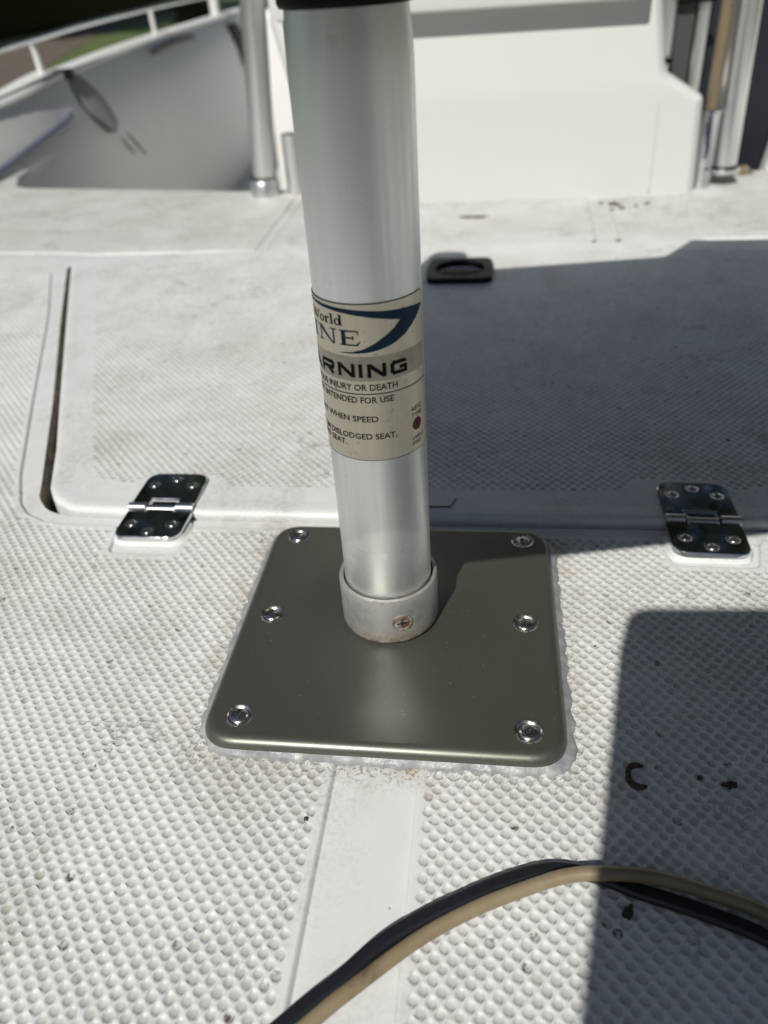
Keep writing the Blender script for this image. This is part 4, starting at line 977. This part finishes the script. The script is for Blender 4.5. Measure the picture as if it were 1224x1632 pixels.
tag(sp.build('leaf_litter', M_debris, ang=20), 'crumbled brown leaf bits in the shadow just below the hose', 'leaf bits')
blob('dirt_crumb', 'round black crumb on the sunny nonskid left of the smooth strip', 'debris', -.0282, -.1208, .0011, .0011, .0012, 9)
blob('dirt_crumb', 'tiny dark crumb on the lit deck right of the base plate', 'debris', .1085, -.006, .0007, .0006, .0006, 12)
tw = MB(); a = shrink((.002, .1215), LT); b_ = shrink((.024, .1215), LT); c_ = shrink((.028, .131), LT)
tw.tube([(a[0], a[1], LT + .0006), (b_[0], b_[1], LT + .0008), (c_[0], c_[1], LT + .0012)], .0006, 6); tag(tw.build('twig', M_twig), 'thin bent twig on the hatch edge right of the seat post', 'twig')
for i in range(9):
    tt = MB(); x, y = .235 + random.uniform(-.03, .05), .905 + random.uniform(-.03, .022); a = random.uniform(0, 6.3); l = random.uniform(.006, .022)
    tt.tube([(x, y, FL + .0012), (x + l * .5 * math.cos(a), y + l * .5 * math.sin(a), FL + .0022), (x + l * math.cos(a + .4), y + l * math.sin(a + .4) * .6, FL + .0012)], .0011, 6)
    tag(tt.build('grass_litter', M_twig), 'dry grass scraps gathered at the console foot near the drain rib', 'litter', 'dry scraps at the console foot')
blob('leaf_scrap', 'brown leaf scrap on the rear deck right of the seat post', 'leaf', .025, .862, .022, .008, .0015, 21, m=M_twig, z=FL)
blob('leaf_scrap', 'tan leaf lodged at the foot of the right support pipe', 'leaf', .445, 1.06, .012, .010, .014, 22, m=M_rod, z=FL)

# ------------------------------------------------------------------ ground, neighbouring boat, trees
gz = -.85
gr = MB(); gr.add([(-150, -150, gz), (150, -150, gz), (150, 250, gz), (-150, 250, gz)], [(0, 1, 2, 3)]); tag(gr.build('lawn', M_grass, smooth=False), kind='structure')
dp = MB(); L0 = catmull([(-3.2, 3.0), (-5.6, 8.2), (-7.6, 12.2), (-9.6, 17.5), (-12.5, 26), (-16, 38), (-22, 60)], 6); rg = []
for i, (x, y) in enumerate(L0): w2 = .55 + .05 * y * .3 + random.uniform(-.06, .06); rg.append([(x - w2, y, gz + .006), (x, y, gz + .012), (x + w2, y, gz + .006)])
dp.rings(rg, closed=False); tag(dp.build('dirt_path', M_dirt), kind='structure')
bb = tag(empty('black_boat', (-4.6, 9.0, gz)), 'black hulled boat standing on the lawn beyond the rail', 'boat')
mb = MB(); rg = []
for u in np.linspace(0, 1, 15):
    y = -5.5 + 11 * u; hw = 1.1 * (1 - .55 * max(0, (u - .55) / .45) ** 2); ke = .0 + .35 * max(0, (u - .7) / .3) ** 2
    rg.append([(0, y, .80 + ke), (hw * .55, y, .82 + ke), (hw * .86, y, .86 + ke), (hw * .90, y, .92 + ke), (hw, y, 1.75 + ke * .4), (hw * .9, y, 1.80 + ke * .4), (-hw * .9, y, 1.80 + ke * .4), (-hw, y, 1.75 + ke * .4), (-hw * .9, y, .92 + ke), (-hw * .86, y, .86 + ke), (-hw * .55, y, .82 + ke)])
mb.rings(rg, True, True, True); mb.build('hull', M_bhull, bb)
mb = MB()
for sx in (-1, 1): mb.tube([(sx * .93, -5.3, 1.3), (sx * 1.09, -2, 1.3), (sx * 1.09, 2, 1.3), (sx * .8, 4.5, 1.38)], .03, 8)
mb.build('rub_rail', M_dkgrey, bb)
for yy in (4.6,):
    mb = MB(); mb.box((-.25, yy - .15, 0), (.25, yy + .15, .81), .01); mb.build('keel_block', M_bark, bb)
def tree(x, y, hgt, seed, label):
    rr = np.random.default_rng(seed); t = tag(empty('evergreen_tree', (x, y, gz)), label, 'tree', 'dark trees behind the boat')
    mb = MB(); mb.tube([(0, 0, 0), (.1, 0, hgt * .4), (0, .1, hgt * .8)], [.28, .2, .06], 10); mb.build('trunk', M_bark, t)
    n = 5200; d = rr.normal(size=(n, 3)); d /= np.linalg.norm(d, axis=1)[:, None]; rad = rr.uniform(.35, 1, n) ** .5
    lob = 1 + .25 * np.sin(d[:, 0] * 5 + seed) * np.cos(d[:, 2] * 4)
    P = d * (rad * lob)[:, None] * np.array([hgt * .34, hgt * .34, hgt * .46]) + np.array([0, 0, hgt * .56])
    a = rr.normal(size=(n, 3)) * .24; b2 = rr.normal(size=(n, 3)) * .24
    V = np.stack([P - a, P + b2, P + a, P - b2], 1).reshape(-1, 3)
    me = bpy.data.meshes.new('crown'); me.from_pydata(V.tolist(), [], [(4 * i, 4 * i + 1, 4 * i + 2, 4 * i + 3) for i in range(n)]); me.update()
    link('crown', me, M_leaf, t, smooth=False)
for i, (x, y, hgt) in enumerate([(-20, 17, 17), (-14, 27, 24), (-1.5, 17, 16), (7, 16, 17), (15, 11, 15), (-26, 34, 20), (-6, -15, 9), (2, -17, 10), (9, -14, 9), (-14, -10, 9)]):
    tree(x, y, hgt, 40 + i, 'dense dark evergreen tree on the lawn ' + ['left of the black boat', 'behind the black boat', 'behind the console', 'behind the right support pipe', 'far right of the boat', 'farthest off at the left', 'behind the photographer', 'straight behind the bow', 'behind the bow to the right', 'behind the bow to the left'][i])
